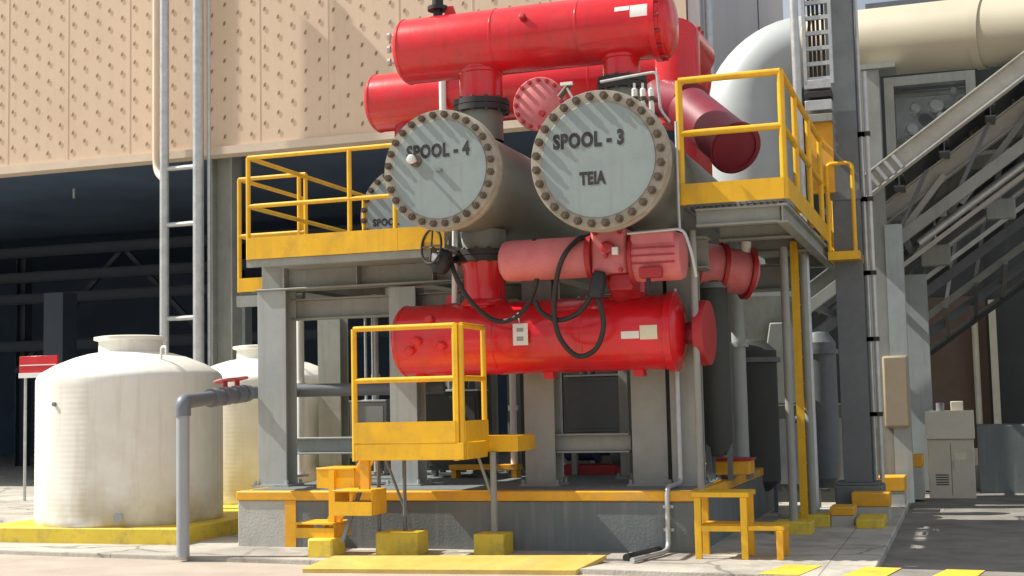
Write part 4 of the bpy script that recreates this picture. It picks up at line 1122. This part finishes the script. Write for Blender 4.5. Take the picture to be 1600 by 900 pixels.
for i, (t0_, t1_, y, dz) in enumerate(((-.9, 5.6, 6.6, -.75), (-.6, 5.6, 8.0, -.55), (-1.0, 5.4, 10.2, -.8), (-1.6, 5.0, 12.4, -.5), (-.2, 5.4, 11.0, -1.35), (-.2, 5.2, 12.8, -1.1))):
    MB().bar(gpt(t0_, y, dz), gpt(t1_, y, dz), .09, .16, un).build('lower_chord', ('steel', 'galv', 'darksteel', 'darksteel', 'darksteel', 'shade')[i], gal, .004)
    for k in range(7):
        t = t0_ + .5 + k * .85
        MB().bar(gpt(t, y, dz + .08), gpt(t + .42, y, -.1), .05, .05, (0, 1, 0)).build('lattice', 'darksteel', gal)
for i in range(9):
    t = -.8 + i * .66
    MB().bar(gpt(t, 6.65, -.72), gpt(t, 12.3, -.6), .07, .1).build('lower_cross_beam', 'darksteel', gal)
cw2 = thing('rear_column', (X(1369, 200, 6.4), 6.4, 0), 'wide brownish grey column just right of the tall dark column', 'column')
MB().ibeam((X(1369, 400, 6.4), 6.4, -.08), (X(1369, 400, 6.4), 6.4, Z(1369, 112, 6.4)), .3, X(1388, 300, 6.4) - X(1352, 300, 6.4), .03, .03, up=(0, 1, 0)).build('shaft', 'steel', cw2, .004)
MB().box(X(1345, 120, 6.4), X(1400, 120, 6.4), 6.2, 6.7, Z(1369, 112, 6.4) + .002, Z(1369, 104, 6.4)).build('cap_plate', 'steel', cw2)
ow = thing('overhead_walkway', (X(1400, 5, 9.2), 9.2, Z(1400, 30, 9.2)), 'dark overhead walkway crossing above the cream duct', 'walkway')
MB().box(X(1352, 5, 9.2), 9, 9.2, 10.4, Z(1400, 40, 9.2), Z(1400, 12, 9.2)).build('deck', 'darksteel', ow)
MB().box(X(1352, 5, 9.2), 9, 9.16, 9.197, Z(1400, 40, 9.2), Z(1400, 2, 9.2)).build('edge_plate', 'darksteel', ow)
MB().ibeam((4.5, 9.8, -.1), (4.5, 9.8, Z(1400, 40, 9.2)), .3, .3, up=(0, 1, 0)).build('leg', 'darksteel', ow)
MB().ibeam((X(1356, 300, 9.8), 9.8, -.1), (X(1356, 300, 9.8), 9.8, Z(1400, 40, 9.2)), .3, .3, up=(0, 1, 0)).build('leg', 'darksteel', ow)
for i, (ta, tb, y) in enumerate(((0.1, 1.1, 6.9), (1.3, 2.3, 6.9), (2.5, 3.5, 6.9), (.6, 1.6, 9.1), (2.0, 3.0, 9.1), (-.2, .9, 11.3), (1.4, 2.4, 11.3))):
    MB().bar(gpt(ta, y, -.85), gpt(tb, y, -.3), .08, .08, (0, 1, 0)).build('brace', ('beam', 'steel', 'beam', 'steel', 'galv', 'steel', 'steel')[i], gal)
    MB().bar(gpt(tb, y, -.85), gpt(ta + .2, y + .1, -.3), .06, .06, (0, 1, 0)).build('brace', 'steel', gal)
for t_, y in ((.7, 7.4), (1.6, 8.6), (2.7, 7.6), (1.0, 10.4)):
    MB().tube([gpt(t_, y, -.9), gpt(t_ + 1.6, y, -.9)], .06, 12).build('service_pipe', 'galv', gal)
for t_, y in ((.9, 9.3), (1.9, 9.6), (2.6, 8.7), (3.2, 9.2)):
    q = gpt(t_, y, -1.05)
    MB().box(q.x - .22, q.x + .22, y - .15, y + .15, q.z - .16, q.z + .16).build('motor_box', ('steel', 'bluesteel', 'darksteel', 'steel')[int(t_) % 4], gal, .02)
    MB().tube([q + V((0, 0, .16)), q + V((0, 0, .95))], .02, 8).build('hanger', 'galv', gal)
for i, (t0_, t1_, y, dz, w_) in enumerate(((-.2, 5.4, 11.9, -1.7, .12), (0, 5.4, 13.0, -1.95, .16), (.2, 5.2, 14.1, -2.2, .1), (.1, 5.2, 9.6, -1.25, .07), (-.3, 5.4, 7.4, -1.05, .06))):
    MB().bar(gpt(t0_, y, dz), gpt(t1_, y, dz), .08, w_, un).build('lower_chord', ('steel', 'darksteel', 'steel', 'galv', 'beam')[i], gal, .004)
for i in range(11):
    t = 0 + i * .5
    MB().bar(gpt(t, 11.6, -1.78), gpt(t, 14.2, -2.25), .07, .07).build('lower_cross_beam', ('steel', 'darksteel')[i % 2], gal)
    MB().bar(gpt(t, 11.95, -1.66), gpt(t + .3, 11.95, -.35), .06, .06, (0, 1, 0)).build('lattice', ('steel', 'darksteel', 'galv')[i % 3], gal)
MB().prism([gpt(-.3, 13.9, -2.3), gpt(5.4, 13.9, -2.3), gpt(5.4, 14.6, -2.3), gpt(-.3, 14.6, -2.3)], (0, 0, .06)).build('lower_plate', 'shade', gal)
# machinery frame under the duct
mf2 = thing('drive_frame', (X(1440, 200, 8.2), 8.2, 3), 'dark drive frame with small pale fittings under the cream duct', 'machinery')
x0, x1 = X(1392, 200, 8.2), X(1520, 200, 8.2)
z0, z1 = Z(1450, 255, 8.2), Z(1450, 118, 8.2)
for x in (x0, x1): MB().box(x - .07, x + .07, 8.1, 8.3, z0, z1).build('upright', 'steel', mf2)
MB().box(x0 + .071, x1 - .071, 8.1, 8.3, z1 - .14, z1).build('head_beam', 'steel', mf2)
MB().box(x0 + .071, x1 - .071, 8.5, 8.6, z0, z1 - .15).build('back_panel', 'darksteel', mf2)
for px, py, r in ((1430, 172, .09), (1462, 168, .12), (1470, 185, .07), (1505, 195, .09), (1425, 205, .1), (1490, 145, .07)):
    MB().lathe([(0, 0), (r, 0), (r, .2), (r * .6, .24), (0, .24)], P(px, py, 8.48), (0, -1, 0), 18).build('fitting', 'galv', mf2)
for py in (150, 222): MB().tube([P(1395, py, 8.3), P(1520, py - 10, 8.3)], .05).build('pipe', 'steel', mf2)

# post with tan guard, blue column, cabinet, far wall
GP = 6.2
gpost = thing('guarded_post', (X(1400, 600, GP), GP, 0), 'grey steel post wrapped in a tan guard right of the tall column', 'post')
MB().ibeam((X(1402, 500, GP), GP + .12, .0), (X(1402, 500, GP), GP + .12, Z(1402, 350, GP)), .24, .23, .02, .02, up=(0, 1, 0)).build('shaft', 'bluesteel', gpost)
MB().box(X(1380, 600, GP), X(1420, 600, GP), GP - .06, GP + .3, Z(1400, 668, GP), Z(1400, 556, GP)).build('guard', 'guard', gpost, .03)
BY = 9.5
tag(MB().ibeam((X(1437, 600, BY), BY, -.05), (X(1437, 600, BY), BY, Z(1437, 430, BY)), .3, .36, .025, .025, up=(0, 1, 0)).build('blue_column', 'bluesteel'), 'bluish steel column behind the tan guarded post', 'column')
CYb = 8.0
cb = thing('control_cabinet', (X(1486, 700, CYb), CYb, -.08), 'beige steel control cabinet with a sloped desk top on the asphalt', 'cabinet')
xa, xb = X(1450, 720, CYb), X(1523, 720, CYb)
zc0, zc1, zc2 = -.08, Z(1486, 686, CYb), Z(1486, 642, CYb + .2)
MB().box(xa, xb, CYb, CYb + .6, zc0, zc1).build('body', 'cabinet', cb, .012)
MB().prism([(xa - .02, CYb - .04, zc1 + .002), (xa - .02, CYb + .6, zc1 + .002), (xa - .02, CYb + .6, zc2), (xa - .02, CYb + .22, zc2), ], (xb - xa + .04, 0, 0)).build('desk_top', 'cabinet', cb, .01)
MB().box((xa + xb) / 2 - .003, (xa + xb) / 2 + .003, CYb - .003, CYb - .0005, zc0 + .05, zc1 - .05).build('door_gap', 'black', cb)
MB().box((xa + xb) / 2 + .04, (xa + xb) / 2 + .06, CYb - .03, CYb - .0005, (zc0 + zc1) / 2, (zc0 + zc1) / 2 + .12).build('handle', 'galv', cb)
for zz_ in (zc0 + .2, zc1 - .22):
    for xx_ in (xa + .02, xb - .05): MB().box(xx_, xx_ + .03, CYb - .012, CYb - .0005, zz_, zz_ + .09).build('hinge', 'cabinet', cb)
for k_ in range(5): MB().box(xa + .1, xa + .28, CYb - .006, CYb - .0005, zc0 + .2 + .035 * k_, zc0 + .215 + .035 * k_).build('vent_slot', 'black', cb)
MB().box(xb - .27, xb - .12, CYb - .004, CYb - .0005, zc1 - .3, zc1 - .2).build('label_plate', 'cream', cb)
MB().tube([(xa + .2, CYb + .4, zc2), (xa + .2, CYb + .4, zc2 + .12)], .06).build('beacon', 'darksteel', cb)
MB().box(xb - .3, xb - .12, CYb + .35, CYb + .5, zc2, zc2 + .14).build('switch_box', 'cabinet', cb, .01)
# far building
FY = 19
fb = thing('rear_building', (X(1500, 600, FY), FY, 0), 'brown walled building in shade far behind the beige cabinet', 'building')
fx0, fx1 = X(1432, 600, FY), X(1546, 600, FY)
MB().box(fx0, fx1, FY, FY + .3, -.1, Z(1500, 462, FY)).build('wall', 'brownwall', fb)
MB().box(fx0, fx1, FY - .02, FY + .3, Z(1500, 462, FY) + .002, 10.2).build('shade_backdrop', 'shade', fb)  # solid dark sheets added as a backdrop in place of deep shade
MB().box(fx0 - 3.2, fx0, FY - .3, FY + .3, -.1, 10.2).build('shade_backdrop', 'shade', fb)
MB().box(fx1, fx1 + 9, FY + .2, FY + .6, -.1, 10.2).build('shade_backdrop', 'shade', fb)
MB().box(fx1 + .05, fx1 + .2, FY - .4, FY - .1, -.1, Z(1550, 470, FY)).build('pale_pilaster', 'cream', fb)
MB().tube([(fx1 - .25, FY - .2, 0), (fx1 - .25, FY - .2, Z(1540, 500, FY))], .07).build('downpipe', 'cream', fb)
MB().box(fx1 - 1.8, fx1 + 3, FY - 1.3, FY - .5, -.1, .25).build('loading_kerb', 'trim', fb)
# low blocks beside the cabinet
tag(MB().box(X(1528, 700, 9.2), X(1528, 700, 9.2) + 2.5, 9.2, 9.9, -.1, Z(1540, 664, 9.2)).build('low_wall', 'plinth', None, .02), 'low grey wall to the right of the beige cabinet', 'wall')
# stones
for px, py, s in ((1462, 830, .045), (1475, 797, .025), (1430, 858, .02), (1505, 842, .018)):
    q = G(px, py, -.08)
    m_ = MB()
    m_.lathe([(0, -s * .3), (s * .9, -.1 * s), (s, s * .2), (s * .6, s * .55), (0, s * .62)], q, (0.1, .1, 1), 7)
    tag(m_.build('stone', 'concrete'), 'small pale stone lying loose on the dark asphalt lane', 'stone', 'loose stones on the asphalt')

# ------------------------------------------------------------------ light
SUN = V((.66, .105, -.73)).normalized()
sd = bpy.data.lights.new('sun', 'SUN'); sd.energy = 4.8; sd.angle = radians(.53); sd.color = (1, .95, .86)
so = bpy.data.objects.new('sun', sd); COL.objects.link(so)
so.location = (-12, -10, 20)
so.rotation_euler = SUN.to_track_quat('-Z', 'Y').to_euler()
w = bpy.data.worlds.new('World'); scn.world = w; w.use_nodes = True
nt = w.node_tree
sky = nt.nodes.new('ShaderNodeTexSky'); sky.sky_type = 'NISHITA'; sky.sun_disc = False
sky.sun_elevation = math.asin(-SUN.z)
sky.sun_rotation = math.atan2(-SUN.x, -SUN.y)
sky.dust_density = 3.0
tcw = nt.nodes.new('ShaderNodeTexCoord')
cn = nt.nodes.new('ShaderNodeTexNoise'); cn.inputs['Scale'].default_value = 2.2; cn.inputs['Detail'].default_value = 7
cr = nt.nodes.new('ShaderNodeMapRange'); cr.inputs['From Min'].default_value = .36; cr.inputs['From Max'].default_value = .58
cm = nt.nodes.new('ShaderNodeMix'); cm.data_type = 'RGBA'
cm.inputs['B'].default_value = (9, 9.5, 10.1, 1)          # thin bright cloud added to whiten the sky and lift the fill
nt.links.new(tcw.outputs['Generated'], cn.inputs['Vector'])
nt.links.new(cn.outputs['Fac'], cr.inputs['Value'])
nt.links.new(cr.outputs['Result'], cm.inputs['Factor'])
nt.links.new(sky.outputs['Color'], cm.inputs['A'])
nt.links.new(cm.outputs['Result'], nt.nodes['Background'].inputs['Color'])
nt.nodes['Background'].inputs['Strength'].default_value = .06
scn.view_settings.view_transform = 'Standard'
scn.view_settings.look = 'None'
scn.view_settings.gamma = 1
scn.view_settings.exposure = .5
scn.cycles.max_bounces = 8
scn.cycles.use_denoising = True
